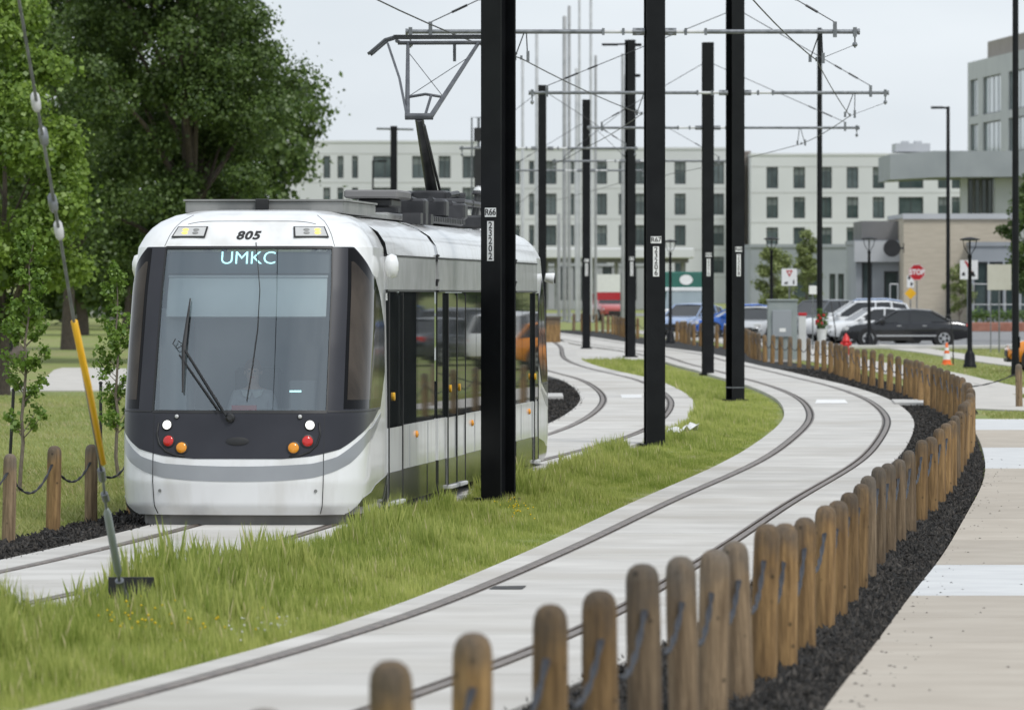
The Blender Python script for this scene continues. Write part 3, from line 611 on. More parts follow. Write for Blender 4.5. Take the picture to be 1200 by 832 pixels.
def stake(label, x, y0, y1, dx, m='dark_trim'):
    X, Y = G(x, y0); H_ = (y0-y1)*Y/F; o = MB().tube([(0, 0, -.1), (dx*Y/F, 0, H_)], .022, 8).lathe([(.03, H_-.03), (.03, H_-.015)], 8, MX((dx*Y/F, 0, 0))).build('stake', m, None, 50, (X, Y, float(gz(Y)))); tag(o, label, 'stake')
stake('dark slanted stake tied beside the left sapling', 10, 562, 455, 6); stake('straight black stake between the yellow sleeve and the streetcar nose', 118, 552, 447, 0)
# small trees and shrubs by the lot
tree('street_tree', 'small yellowish green tree behind the grey cabinet', at(905, 300), 4.3, .7, .95, .9, 34, 8000, .10, 'leaf_olive', 41, .05, 'bark_young', crad=(.28, .46))
tree('street_tree', 'narrow upright yellowish tree beside the white sign with red triangle', at(945, 310), 5.0, .7, .72, .7, 36, 7500, .10, 'leaf_olive', 42, .05, 'bark_young', crad=(.28, .46))
tree('street_tree', 'small loose tree in front of the beige brick wall', at(1124, 330), 3.6, .9, .75, .7, 26, 5200, .08, 'leaf_olive', 43, .04, 'bark_young', crad=(.28, .44))
tree('street_tree', 'green tree behind the tall dark pole by the glazed shop', at(1207, 270), 7.2, 1.6, 1.05, 1.0, 50, 13000, .11, 'leaf_dark', 44, .09, crad=(.26, .42))
# trees outside the frame that the streetcar windows mirror
for i in range(9):
    hx = .145+.014*i; Y = 250+24*((i*5) % 4); tree('roadside_tree', 'low branched roadside tree well beyond the parking lot', (-1.2+(Y-76)*hx, Y, 0), 9+(i*37 % 5), .2, 4.2, 3.4, 44, 7000, .3, 'leaf_dark', 60+i, .2, group='trees beyond the parking lot')

# ------------------------------------------------------------------ wooden post fences
def post_mesh(seed, m):
    r0 = .0735; mb = MB(); n = 14; h = .915; rg = random.Random(seed); prof = [(r0*1.02, -.12), (r0, .02), (r0*.99, .3), (r0, .62), (r0*.985, h-.085), (r0*.93, h-.05), (r0*.76, h-.022), (r0*.42, h-.004), (.004, h)]
    vs = []; fs = []
    for j, (r, z) in enumerate(prof):
        for k in range(n): q = 2*math.pi*k/n; rr_ = r*(1+.012*math.sin(3*q+seed)+.01*math.sin(z*6+seed)); vs.append((rr_*math.cos(q)+.006*math.sin(z*3+seed), rr_*math.sin(q), z))
    for i in range(len(prof)-1):
        for k in range(n): j = (k+1) % n; fs.append((i*n+k, i*n+j, i*n+n+j, i*n+n+k))
    fs.append(tuple(range((len(prof)-1)*n, len(prof)*n))); mb.add(vs, fs); return mb.mesh('post', m, 50)
def rope(p, q, sag, r, m, par, name='rope'):
    p, q = Vector(p), Vector(q); mb = MB(); N = 46
    for ph in (0, PI_):
        pts = []
        for t in np.linspace(0, 1, N): c = p.lerp(q, t)-Vector((0, 0, sag*4*t*(1-t))); a = ph+t*26; pts.append(c+Vector((math.cos(a)*r*.5, 0, math.sin(a)*r*.5)))
        mb.tube(pts, r*.62, 5)
    return mb.build(name, m, par, 'all')
PI_ = math.pi
def fence(label, pts, woods, rm, rr_, sag, seed):
    root = thing('post_fence', label, 'fence', (pts[0][0], pts[0][1], float(gz(pts[0][1])))); o0 = root.location.copy(); rg = random.Random(seed)
    ms = [post_mesh(seed+i, woods[i % len(woods)]) for i in range(5)]; prev = None
    for x, y in pts:
        z = float(gz(y)); dh = rg.uniform(-.045, .02); o = link('post', rg.choice(ms), root, Vector((x, y, z+dh))-o0, (rg.uniform(-.022, .022), rg.uniform(-.022, .022), rg.uniform(0, 6.28))); o.scale = (rg.uniform(.93, 1.06),)*2+(1,)
        k = Vector((x, y, z+.74+dh))-o0
        if prev is not None: rope(prev, k, sag*rg.uniform(.85, 1.15), rr_, rm, root)
        prev = k
    return root
# near posts stand where the photo shows them; farther ones follow at about three metres
def arc_posts(fun, y0, y1, sp):
    o = [(float(fun(y0)), y0)]; y = y0
    while y < y1:
        y += .05; x = float(fun(y))
        if math.hypot(x-o[-1][0], y-o[-1][1]) >= sp: o.append((x, y))
    return o
near = [(X, Y) for X, Y in ftop[:14]]
print('near', [(round(X, 2), round(Y, 1), round(float(cF(Y)), 2)) for X, Y in near])
fp = [(X, Y) if i < 6 else (float(cF(Y))*.5+X*.5, Y) for i, (X, Y) in enumerate(near)]; fp += arc_posts(cF, near[-1][1]+3.0, 322, 3.05)
fence('long winding fence of round wooden posts and grey rope beside the right track', fp, ['wood', 'wood', 'wood_old'], 'rope_grey', .014, .26, 3)
lf = [G(*p) for p in ((10, 638), (62, 625), (107, 615))]
lf = [(lf[0][0]-.62, lf[0][1]-6.), (lf[0][0]-.31, lf[0][1]-3.)]+lf+[(lf[2][0]+.28*i, lf[2][1]+2.9*i) for i in range(1, 8)]
fence('short fence of round wooden posts and black rope along the lawn left of the streetcar', lf, ['wood', 'wood_old'], 'rope_black', .014, .24, 9)
X, Y = G(1194, 478); lone = thing('wooden_post', 'lone dark wooden post on the grass by the curved path', 'post', (X, Y, 0)); link('post', post_mesh(77, 'wood_old'), lone); rope((0, 0, .74), (-1.6, 8, .5), .25, .014, 'rope_black', lone)

# ------------------------------------------------------------------ overhead line poles
def hbeam(mb, bf, d, tf, tw_, z0, z1):
    mb.box(-bf/2, bf/2, -d/2, -d/2+tf, z0, z1); mb.box(-bf/2, bf/2, d/2-tf, d/2, z0, z1); mb.box(-tw_/2, tw_/2, -d/2+tf, d/2-tf, z0, z1); return mb
def line_pole(label, x, ybase, Y, ztop, rot, la, ra, arm_z, plate=None, number=None, bf=.30, d=.30, pzz=.57):
    root = thing('line_pole', label, 'pole', (XP(x, Y), Y, float(gz(Y))), 0, None); g0 = float(gz(Y)); zt = ztop-g0
    me = hbeam(MB(), bf, d, .024, .018, -.15, zt).mesh('mast', 'pole_black'); me.transform(Matrix.Rotation(rot, 4, 'Z')); link('mast', me, root)
    Mr = Matrix.Rotation(rot, 4, 'Z')
    MB().box(-bf/2-.06, bf/2+.06, -d/2-.06, d/2+.06, -.05, .06, Mr).build('base_plate', 'pole_black', root)
    MB().box(-bf/2+.004, bf/2-.004, -d/2+.028, d/2-.028, zt-.06, zt-.03, Mr).build('cap', 'pole_black', root)
    if plate:
        # identification plates on the face towards oncoming cars
        pz = 2.75+pzz-g0
        pl = MB().box(-.085, .085, -d/2-.006, -d/2-.002, pz-.055, pz+.055, Mr).build('id_plate', 'label_white', root)
        text('lettering', plate, .105, 'label_ink', pl, Mr @ MX((0, -d/2-.007, pz), rx=R_(90)), .001, bold=.002)
        p2 = MB().box(-.05, .05, -d/2-.006, -d/2-.002, pz-.585, pz-.105, Mr).build('number_plate', 'label_white', root)
        for i, ch in enumerate(number): text('lettering', ch, .115, 'label_ink', p2, Mr @ MX((0, -d/2-.007, pz-.16-.0925*i), rx=R_(90)), .001, bold=.002)
    az_ = arm_z-g0
    for s, L in ((-1, la), (1, ra)):
        if not L: continue
        r0 = .2; arm = MB().tube([(s*(r0+.62), 0, az_), (s*L, 0, az_)], .037, 10).lathe([(.05, -.02), (.05, .02)], 10, MX((s*L, 0, az_), ry=R_(90))).build('cross_arm', 'galv', root, 40)
        MB().tube([(s*(r0-.04), 0, az_), (s*(r0+.15), 0, az_)], .06, 8).lathe([(.055, -.05), (.055, .05)], 10, MX((s*(r0+.06), 0, az_), rx=R_(90))).build('arm_bracket', 'galv', root, 40)
        MB().tube([(s*(r0+.15), 0, az_), (s*(r0+.64), 0, az_)], .03, 8).build('insulator', 'porcelain', arm)
        for q in (.30, .62): MB().box(s*(r0+q)-.02, s*(r0+q)+.02, -.055, .055, az_-.055, az_+.055).build('clamp', 'galv', arm)
        MB().box(s*(L-.38)-.03, s*(L-.38)+.03, -.05, .05, az_-.09, az_+.16).build('clamp', 'galv', arm)
        c = MB().box(s*(L-.06)-.03, s*(L-.06)+.03, -.05, .05, az_-.08, az_+.07)
        c.tube([(s*(L-.06), 0, az_-.07), (s*(L-.06), 0, az_-.26)], .016, 6); c.lathe([(.03, 0), (.045, .03), (.03, .07)], 8, MX((s*(L-.06), 0, az_-.24))); c.build('end_clamp', 'galv', arm)
        tz = min(az_+1.75, zt-.15); a_, b_ = Vector((s*.16, 0, tz)), Vector((s*(L-.38), 0, az_+.15))
        t_ = MB().tube([a_, b_], .009, 5).build('tie_rod', 'wire', root); e0, e1 = a_.lerp(b_, .72), a_.lerp(b_, .9); MB().tube([e0, e0.lerp(e1, .3)], .022, 6).build('tie_insulator', 'wire', t_); MB().tube([e0.lerp(e1, .6), e1], .022, 6).build('tie_insulator', 'wire', t_)
    return root
PB = [('nearest', 580, 80.3), ('', 767, 104.3), ('', 861.5, 141.8), ('', 829.5, 179.3), ('', 738, 218.6), ('', 686.5, 244), ('', 635.5, 206), ('', 461, 283)]
line_pole('thick black steel pole with plate 23202 standing against the streetcar', 584, 583, 78.6, 9.4, R_(-38), 3.9, 3.5, 6.75, 'R66', '23202', pzz=.76)
line_pole('thick black steel pole marked R67 with bare cross arms', 767, 524, 104.3, 9.4, R_(8), 3.97, 3.27, ZP(37.5, 104.3), 'R67', '23206')
line_pole('black steel pole with a pale ring near its foot in the median grass', 861.5, 471, 141.8, 9.6, R_(28), 4.48, 3.33, ZP(109, 141.8), 'R68', '23208')
line_pole('black steel pole with a flat open top between two taller looking poles', 829.5, 440, 179.3, ZP(50, 179.3), R_(6), 3.3, 4.16, ZP(150, 179.3), 'R69', '23210')
line_pole('black steel pole with a lamp arm rooted at the median tip', 738.5, 419, 218.6, ZP(47, 218.6), R_(20), 2.6, 3.35, ZP(189, 218.6), 'R70', '23212', .28, .28)
line_pole('black steel pole standing on the pale paving beyond the median tip', 687, 409, 244, ZP(117, 244), R_(4), 3.2, 2.2, ZP(200, 244), 'R71', '23214', .28, .28)
line_pole('slim black steel pole rising behind the rear end of the streetcar', 635.5, 415, 206, ZP(100, 206), R_(4), 2.6, 3.0, ZP(174, 206), None, None, .24, .24)
line_pole('distant black pole with a short top bar seen above the streetcar roof', 461.5, 400, 283, ZP(148, 283), R_(4), 0, 0, 6, None, None, .28, .28)
for o in [o for o in C.objects if o.get('label', '').startswith('distant black pole')]:
    MB().tube([(-.75, 0, ZP(151, 283)), (.85, 0, ZP(152, 283))], .05, 8).build('top_bar', 'galv', o)
for o in [o for o in C.objects if o.get('label', '').startswith('black steel pole with a lamp arm')]:
    MB().tube([(-.1, 0, ZP(52, 218.6)), (-.45, 0, ZP(52.3, 218.6))], .03, 8).bbox(-.95, -.4, -.09, .09, ZP(54, 218.6), ZP(51.3, 218.6), .015).build('lamp_arm', 'pole_black', o)
    MB().box(.1, .38, -.04, .04, ZP(53, 218.6)-.05, ZP(53, 218.6)+.05).box(.1, .34, -.04, .04, ZP(89, 218.6)-.05, ZP(89, 218.6)+.05).build('bracket', 'pole_black', o)
for o in [o for o in C.objects if o.get('label', '').startswith('black steel pole with a pale ring')]:
    z = ZP(454, 141.8); M_ = Matrix.Rotation(R_(28), 4, 'Z'); MB().box(-.156, .156, -.156, .156, z-.012, z+.012, M_).build('ring_band', 'galv', o)
# contact wires
def wire(label, pts, r=.010, sag=.05):
    fine = []
    for a, b_ in zip(pts[:-1], pts[1:]):
        for t in np.linspace(0, 1, 6, endpoint=False): fine.append(Vector(a).lerp(Vector(b_), t)-Vector((0, 0, sag*4*t*(1-t))))
    fine.append(Vector(pts[-1])); o = MB().tube([p-fine[0] for p in fine], r, 6).build('contact_wire', 'wire', None, 'all', fine[0]); tag(o, label, 'wire')
wz = 6.22
lw = [(-6.2, 40, 6.25), (float(cL(80))+.0, 80.3, 6.2), (XP(611, 104.3), 104.3, ZP(69, 104.3)), (XP(752, 141.8), 141.8, ZP(134, 141.8)), (float(cL(179)), 179.3, 6.25), (float(cL(206)), 212, 6.25), (float(cL(244)), 244, 6.2), (.2, 320, 6.2)]
rw = [(-.8, 40, 6.25), (float(cR(80)), 80.3, 6.25), (XP(957, 104.3), 104.3, ZP(71, 104.3)), (XP(996, 141.8), 141.8, ZP(136, 141.8)), (XP(939, 179.3), 179.3, ZP(169, 179.3)), (XP(790, 218.6), 218.6, ZP(203, 218.6)), (XP(725, 244), 244, ZP(215, 244)), (1.0, 320, 6.2)]
wire('overhead contact wire above the streetcar and the left track', lw); wire('overhead contact wire curving above the right track', rw)
# droppers: V-shaped hangers from the arms to the wires and thin pull-off wires
def dropper(label, w, az_, ax, aend=None):
    w = Vector(w); o = thing('wire_hanger', label, 'hanger', w)
    MB().tube([(ax-w.x, 0, az_-w.z), (-.10, 0, .03)], .010, 5).tube([(ax-w.x+.03, 0, az_-w.z), (.10, 0, .0)], .010, 5).build('strut', 'wire', o)
    MB().box(-.13, -.08, -.02, .02, -.03, .09).box(.08, .13, -.02, .02, -.05, .12).box(-.02, .02, -.02, .02, -.02, .05).build('clip', 'galv', o)
    if aend: MB().tube([(0, 0, .0), (aend[0]-w.x, 0, aend[1]-w.z)], .005, 5).build('pull_off_wire', 'wire', o)
z2, z3, z4 = ZP(37.5, 104.3), ZP(109, 141.8), ZP(150, 179.3)
dropper('hanger under the left cross arm of pole R67', lw[2], z2, lw[2][0]+.05)
dropper('hanger under the right cross arm of pole R67', rw[2], z2, rw[2][0]+.05, (XP(766, 104.3)+3.2, z2-.22))
dropper('hanger under the right cross arm of the ringed pole', rw[3], z3, rw[3][0]+.08, (XP(861, 141.8)+3.27, z3-.22))
dropper('hanger under the left cross arm of the ringed pole', lw[3], z3, lw[3][0]+.05)
dropper('hanger under the right cross arm of the flat topped pole', rw[4], z4, rw[4][0]-.05)

# ------------------------------------------------------------------ guy wire with yellow sleeve and ground anchor
ax_, ay_ = G(150, 722); gy = thing('guy_wire', 'leaning guy wire with yellow plastic sleeve, turnbuckle and ground anchor', 'guy wire', (ax_, ay_, float(gz(ay_))))
def gp(x, y): return P(x, y, ay_-(722-y)/722*4.2)-gy.location
MB().tube([gp(119, 552), gp(88, 385), gp(69, 270), gp(22, 0), gp(-12, -200)], .012, 8).build('cable', 'galv', gy, 'all')
MB().tube([gp(121, 543), gp(104, 455), gp(87, 377)], [.022, .026, .026], 12).build('sleeve', 'yellow', gy, 'all')
MB().tube([gp(125, 596), gp(126, 602), gp(138, 668), gp(139, 674)], [.014, .030, .030, .014], 10).build('turnbuckle', 'cabinet', gy, 40)
for a, b_, r in (((118.5, 550), (120, 562), .030), ((122, 578), (124.5, 586), .028), ((140, 680), (142, 690), .035)): MB().tube([gp(*a), gp(*b_)], r, 10).build('shackle', 'galv', gy, 40)
for a, b_, r in (((120, 556), (125, 600), .010), ((138.5, 670), (141, 688), .012), ((142, 688), (160, 722), .024), ((142, 688), (147, 730), .024), ((142, 688), (138, 722), .016)): MB().tube([gp(*a), gp(*b_)], r, 8).build('anchor_rod', 'galv', gy, 40)
for x, y in ((69, 270), (62, 238), (51, 160), (42, 120)):
    c = gp(x, y); MB().lathe([(.014, -.07), (.03, -.05), (.034, 0), (.03, .05), (.014, .07)], 12, MX(c, ry=R_(-10))).build('insulator', 'lamp_grey' if y > 260 or y == 120 else 'galv', gy, 60)
MB().bbox(-.15, .19, .05, .07, .06, .29, .004).bbox(-.19, .0, -.10, .05, .0, .035, .004).build('anchor_plate', 'dark_trim', gy)

# ------------------------------------------------------------------ the streetcar
TL = 24.2
tram = thing('streetcar', 'white and black streetcar number 805 with UMKC destination sign on the left track', 'streetcar', (TRX, TRY, .0), 0)
tram.rotation_euler = (-.0032, 0, -TRH)
TM = Matrix.Translation((TRX, TRY, 0)) @ Matrix.Rotation(-TRH, 4, 'Z') @ Matrix.Rotation(-.0032, 4, 'X'); TMn = np.array(TM)
UE = 2.6; HB = 1.325
#        q      w     ins   u0    c
PR = np.array([(.20, .20, .07, .11, 1.05), (.30, .30, .02, .03, 1.05), (.55, .55, 0, 0, 1.05), (.80, .80, 0, .02, 1.05), (1.27, 1.27, 0, .12, 1.02), (2.0, 2.0, .010, .45, .90), (2.6, 2.6, .02, .73, .82), (3.06, 3.06, .045, .95, .76),
               (3.14, 3.13, .08, 1.0, .75), (3.21, 3.19, .11, 1.05, .75), (3.30, 3.27, .17, 1.13, .75), (3.40, 3.34, .25, 1.25, .74), (3.55, 3.41, .39, 1.45, .70), (3.75, 3.46, .60, 1.72, .60), (3.95, 3.475, .80, 2.0, .5)])
NS = 3.5
def Sf(a, q):
    """front shell: a = -2..2 round the nose (|a|=1 where the straight side begins), q = height-like parameter"""
    a = np.asarray(a, float); q = np.asarray(q, float)
    w, ins, u0, c = (np.interp(q, PR[:, 0], PR[:, k]) for k in (1, 2, 3, 4)); b_ = HB-ins; A = np.abs(a); ps = np.clip(A, 0, 1)*math.pi/2
    v = b_*np.sin(ps)**(2/NS); u = u0+c*(1-np.clip(np.cos(ps), 0, 1)**(2/NS)); ue = u0+c; u = np.where(A > 1, ue+(A-1)*(UE-ue), u)
    return np.stack([np.sign(a)*v, u, w], -1)
def project(p):
    p = np.asarray(p); h = np.concatenate([p, np.ones(p.shape[:-1]+(1,))], -1) @ TMn.T
    return np.stack([600+F*h[..., 0]/h[..., 1], YH+F*(CZ-h[..., 2])/h[..., 1]], -1)
ga, gq = np.meshgrid(np.linspace(0, 2, 401), np.linspace(.2, 3.95, 376), indexing='ij'); gpx = project(Sf(ga, gq))
def inv(x, y):
    i = np.unravel_index(np.argmin((gpx[..., 0]-x)**2+(gpx[..., 1]-y)**2), ga.shape); return float(ga[i]), float(gq[i])
def Nf(a, q):
    e = 1e-3; d1 = Sf(a+e, q)-Sf(a-e, q); d2 = Sf(a, q+e)-Sf(a, q-e); n = np.cross(d1, d2); return n/np.linalg.norm(n, axis=-1, keepdims=True)
def patch(name, m, a0, a1, lo, hi, off=0., na=None, nq=14, rear=False, parent=None, rim=.03):
    """shell piece between a0..a1 and the curves lo(a)..hi(a), set proud by off, with a folded rim so that it has thickness"""
    na = na or max(6, int(abs(a1-a0)*60)); A = np.linspace(a0, a1, na); lo_ = np.array([lo(x) if callable(lo) else lo for x in A]); hi_ = np.array([hi(x) if callable(hi) else hi for x in A]); hi_ = np.maximum(hi_, lo_+1e-4)
    T = np.linspace(0, 1, nq); aa = np.repeat(A[:, None], nq, 1); qq = lo_[:, None]+(hi_-lo_)[:, None]*T[None]
    n = Nf(aa, qq); p = Sf(aa, qq)+n*off; inn = Sf(aa, qq)+n*(off-rim)
    if rear: 
        for z in (p, inn): z[..., 1] = TL-z[..., 1]
    V = p.reshape(-1, 3).tolist(); Fc = []
    for i in range(na-1):
        for j in range(nq-1):
            f = (i*nq+j, (i+1)*nq+j, (i+1)*nq+j+1, i*nq+j+1); Fc.append(f if not rear else f[::-1])
    bd = [(i, 0) for i in range(na)]+[(na-1, j) for j in range(1, nq)]+[(i, nq-1) for i in range(na-2, -1, -1)]+[(0, j) for j in range(nq-2, 0, -1)]
    k0 = len(V); V += [inn[i, j].tolist() for i, j in bd]
    for k in range(len(bd)):
        l = (k+1) % len(bd); Fc.append((bd[k][0]*nq+bd[k][1], k0+k, k0+l, bd[l][0]*nq+bd[l][1]))
    return MB().add(V, Fc).build(name, m, parent or tram, 45)
def af_(v): return (2/math.pi)*math.asin(min(1, abs(v)/HB)**(NS/2))
def curve(px, key=0):
    """polyline of photo pixels on the right of the nose -> function q(|a|)"""
    aq = sorted(inv(*p) for p in px); A = [t[0] for t in aq]; Q = [t[1] for t in aq]; return lambda a: float(np.interp(abs(a), A, Q))
AW = (2/math.pi)*math.asin((.935/HB)**(NS/2))
q_ws0, q_ws1 = 1.30, 3.06
c_mask = curve([(290, 538), (330, 537.5), (366, 534.5), (398, 526), (420, 510), (436, 494), (445, 476)])
amx = max(inv(450, 400)[0], inv(449, 440)[0]); a_knee = inv(445, 476)[0]
c_top = curve([(388, 283.5), (400, 284), (413, 289), (424, 301), (436, 321), (445, 347), (449.5, 380)])
print('mask a', amx, a_knee, inv(388, 283), inv(366, 535), inv(449, 380))
c_s1 = curve([(290, 546), (330, 545.5), (366, 543.5), (395, 535), (415, 521), (432, 503), (446, 484)]); c_s0 = curve([(290, 564), (330, 563), (366, 560), (390, 553), (410, 543), (430, 520), (447, 486)])
c_sk = curve([(404, 607.5), (412, 598), (425, 584), (440, 568), (452, 557), (456, 555)]); a_sk = inv(404, 607)[0]
for rear in (False, True):
    body = patch('nose_shell', 'tram_white', -2, 2, .2, q_ws0, 0, 200, 40, rear)
    for s in (-1, 1):
        patch('corner_shell', 'tram_white', s*AW if s > 0 else -2, 2 if s > 0 else -AW, q_ws0, q_ws1, 0, 90, 50, rear)
    patch('forehead', 'tram_white', -2, 2, q_ws1, 3.95, 0, 180, 30, rear)
    mk = patch('front_mask', 'tram_black', -a_knee, a_knee, c_mask, lambda a: max(q_ws0, c_mask(a)+.001), .006, 160, 16, rear)
    for s in (-1, 1):
        a0, a1 = (AW, amx) if s > 0 else (-amx, -AW)
        lo = lambda a: q_ws0+.004 if abs(a) < a_knee else q_ws0+.004+(abs(a)-a_knee)*1.2
        patch('corner_pillar', 'tram_black', a0, a1, lo, lambda a: min(c_top(a), 3.06), .006, 60, 40, rear)
        # black side glass of the cab, with the window pane inside it
        w0 = inv(405, 400)[0]; a0, a1 = (w0, amx-.01) if s > 0 else (-amx+.01, -w0)
        patch('cab_side_glass', 'glass_black', a0, a1, lambda a: lo(a)+.02, lambda a: min(c_top(a), 3.06)-.015, .009, 60, 40, rear)
        w0 = inv(409, 400)[0]; w1 = inv(443, 400)[0]; a0, a1 = (w0, w1) if s > 0 else (-w1, -w0)
        patch('cab_window', 'cab_glass', a0, a1, 1.42, lambda a: min(c_top(a)-.16, 2.9), .012, 30, 30, rear)
    patch('silver_stripe', 'tram_silver', -inv(446, 485)[0], inv(446, 485)[0], c_s0, lambda a: max(c_s1(a), c_s0(a)+.002), .005, 160, 8, rear)
    for s in (-1, 1):
        a0, a1 = (a_sk, 2) if s > 0 else (-2, -a_sk)
        patch('lower_skirt', 'tram_skirt', a0, a1, .205, lambda a: max(c_sk(a), .21), .005, 60, 10, rear)
    g_ = patch('windscreen', 'windscreen', -AW, AW, q_ws0, q_ws1, -.004, 60, 40, rear, rim=.012)
    # seams of the bumper corner panels, windscreen rubber
    for s in (-1, 1):
        c = af_(.915)*s; patch('panel_seam', 'dark_trim', c-.0022, c+.0022, .215, q_ws0, .007, 6, 30, rear, rim=.01)
        patch('windscreen_rubber', 'dark_trim', (AW-.006)*s if s > 0 else -AW-.006, (AW+.006) if s > 0 else -(AW-.006), q_ws0, q_ws1, .010, 6, 30, rear, rim=.014)
    patch('windscreen_rubber', 'dark_trim', -AW, AW, q_ws0-.02, q_ws0+.012, .010, 40, 4, rear, rim=.014); patch('windscreen_rubber', 'dark_trim', -AW, AW, q_ws1-.022, q_ws1+.006, .010, 40, 4, rear, rim=.014)
    patch('waist_seam', 'dark_trim', AW+.01, 1.15, q_ws0-.010, q_ws0+.006, .0115, 40, 4, rear, rim=.01); patch('waist_seam', 'dark_trim', -1.15, -AW-.01, q_ws0-.010, q_ws0+.006, .0115, 40, 4, rear, rim=.01)
    patch('roof_seam', 'dark_trim', AW+.018, AW+.022, q_ws1+.01, 3.55, .003, 5, 20, rear, rim=.01); patch('roof_seam', 'dark_trim', -AW-.022, -AW-.018, q_ws1+.01, 3.55, .003, 5, 20, rear, rim=.01)
    patch('hatch_seam', 'dark_trim', -AW*.8, AW*.8, lambda a: 3.40-.05*(a/AW/.8)**4, lambda a: 3.406-.05*(a/AW/.8)**4, .003, 60, 4, rear, rim=.01)
def on(x, y, off=.0):           # frame on the front shell at a photo pixel of its left or right half
    ga2, gq2 = np.meshgrid(np.linspace(-1, 1, 401), np.linspace(.2, 3.9, 371), indexing='ij'); g = project(Sf(ga2, gq2)); i = np.unravel_index(np.argmin((g[..., 0]-x)**2+(g[..., 1]-y)**2), ga2.shape)
    return frame(ga2[i], gq2[i], off)
def frame(a, q, off=0.):
    p = Vector(Sf(a, q)); n = Vector(Nf(a, q)); rt = Vector(Sf(a+.01, q)-Sf(a-.01, q)).normalized(); up = n.cross(rt).normalized(); p += n*off
    return Matrix(((rt.x, up.x, n.x, p.x), (rt.y, up.y, n.y, p.y), (rt.z, up.z, n.z, p.z), (0, 0, 0, 1)))
def af(v): return af_(v)*(1 if v >= 0 else -1)
# lamps
for s in (-1, 1):
    hs = patch('lamp_cluster', 'dark_trim', af(.50) if s > 0 else af(-.90), af(.90) if s > 0 else af(-.50), lambda a: .89+.55*max(0, .30-abs(abs(a)-.30))*0+.0, lambda a: 1.22, .009, 24, 6, rim=.012)
    bpy.data.objects.remove(hs)
    for v, z, m, r, nm in ((.765, 1.155, 'headlamp', .048, 'headlight'), (.745, .985, 'red_lens', .058, 'tail_light'), (.60, .915, 'amber_lens', .058, 'turn_signal'), (.66, 1.245, 'lamp_grey', .022, 'marker_light')):
        if s < 0: v *= 1.0
        M_ = frame(af(s*v), z, .006); l = MB().lathe([(r*1.28, -.004), (r*1.28, .006), (r*1.05, .012)], 20, M_).build(nm, 'dark_trim', tram, 50); MB().lathe([(r, .012), (r*.92, .020), (r*.5, .026), (.003, .028)], 20, M_).build('lens', m, l, 60)
    pts = [frame(af(s*v), z, .008).translation for v, z in ((.86, 1.18), (.875, 1.06), (.845, .95), (.77, .875), (.67, .835), (.56, .825))]
    MB().tube(pts, .012, 6).build('cluster_rim', 'dark_trim', tram, 'all')
    # upper lamp boxes on the forehead
    M_ = frame(af(s*.735), 3.245, .004); 
    fr = MB().prism([(-.19*1, -.085), (.19, -.085), (.19 if s < 0 else .15, .085), (-.15 if s < 0 else -.19, .085)], -.004, .004, M_ @ Matrix.Rotation(R_(-90), 4, 'X')); fo = fr.build('upper_lamp', 'dark_trim', tram)
    MB().prism([(-.17, -.07), (.172, -.07), (.172 if s < 0 else .138, .07), (-.138 if s < 0 else -.172, .07)], -.009, -.004, M_ @ Matrix.Rotation(R_(-90), 4, 'X')).build('lens', 'lamp_grey', fo)
    for kx in (-.05, .07):
        for ky in (-.025, .025): MB().lathe([(.034, .008), (.034, .014), (.026, .016)], 12, M_ @ MX((kx, ky, 0)) @ Matrix.Diagonal((1, .55, 1, 1))).build('bulb', ('amber_on' if (s < 0 and kx < 0) or (s > 0 and kx > 0) else 'roof_grey'), fo, 50)
    # camera pods
    MB().lathe([(.003, -.10), (.06, -.085), (.085, -.03), (.085, .03), (.06, .085), (.003, .10)], 14, MX((s*1.40, 2.35, 2.86)) @ Matrix.Diagonal((.9, 1.5, 1.35, 1))).build('camera_pod', 'tram_white', tram, 60)
    pd_ = MB().tube([(s*1.30, TL-1.0, 2.80), (s*1.42, TL-.98, 2.78)], [.06, .085], 10).build('camera_pod', 'tram_white', tram, 50); MB().lathe([(.06, 0), (.06, .02)], 12, MX((s*1.43, TL-.98, 2.77), ry=R_(90*s))).build('lens', 'dark_trim', pd_)
M_ = frame(0, .985, .007); MB().lathe([(.115, 0), (.125, .006), (.10, .010)], 24, M_ @ Matrix.Diagonal((1, .36, 1, 1))).build('coupler_cover', 'dark_trim', tram, 50)
for v in (-.84, .84): MB().lathe([(.018, 0), (.018, .008)], 10, frame(af(v), .46, .001)).build('bolt', 'roof_grey', tram)
text('fleet_number', '805', .16, 'label_ink', tram, frame(af(-.02), 3.20, .003), .001, shear=.22, spacing=1.1, bold=.006)
# destination display behind the glass
sb = patch('sign_board', 'signboard', -AW*.96, AW*.96, 2.80, 3.03, -.05, 40, 6)
text('lettering', 'UMKC', .215, 'led', sb, frame(0, 2.95, -.030), .001, bold=-.001)
# blind, cab interior
bl = patch('sun_blind', 'blind', -AW*.92, AW*.92, 2.34, 2.76, -.07, 40, 6)
patch('blind_rail', 'interior_light', -AW*.93, AW*.93, 2.755, 2.78, -.055, 40, 3, parent=bl)
MB().box(-1.2, 1.2, 2.95, 3.0, .4, 3.0).build('cab_bulkhead', 'interior', tram); MB().box(-1.24, 1.24, .9, 2.95, .38, .42).build('cab_floor', 'dark_trim', tram)
ds = MB(); ds.prism([(-.85, .6), (.85, .6), (.85, 1.20), (.6, 1.31), (-.6, 1.31), (-.85, 1.20)], .75, 1.15); ds.build('dashboard', 'interior', tram)
MB().box(-.95, -.66, .85, 1.5, .6, 2.4).build('cab_side_panel', 'interior_light', tram); MB().bbox(-.30, .22, 2.05, 2.2, .9, 1.75, .04).bbox(-.32, .24, 1.55, 2.1, .82, .95, .04).build('driver_seat', 'dark_trim', tram)
MB().bbox(.42, .72, 1.1, 1.2, 1.25, 1.62, .02).build('monitor', 'interior', tram)
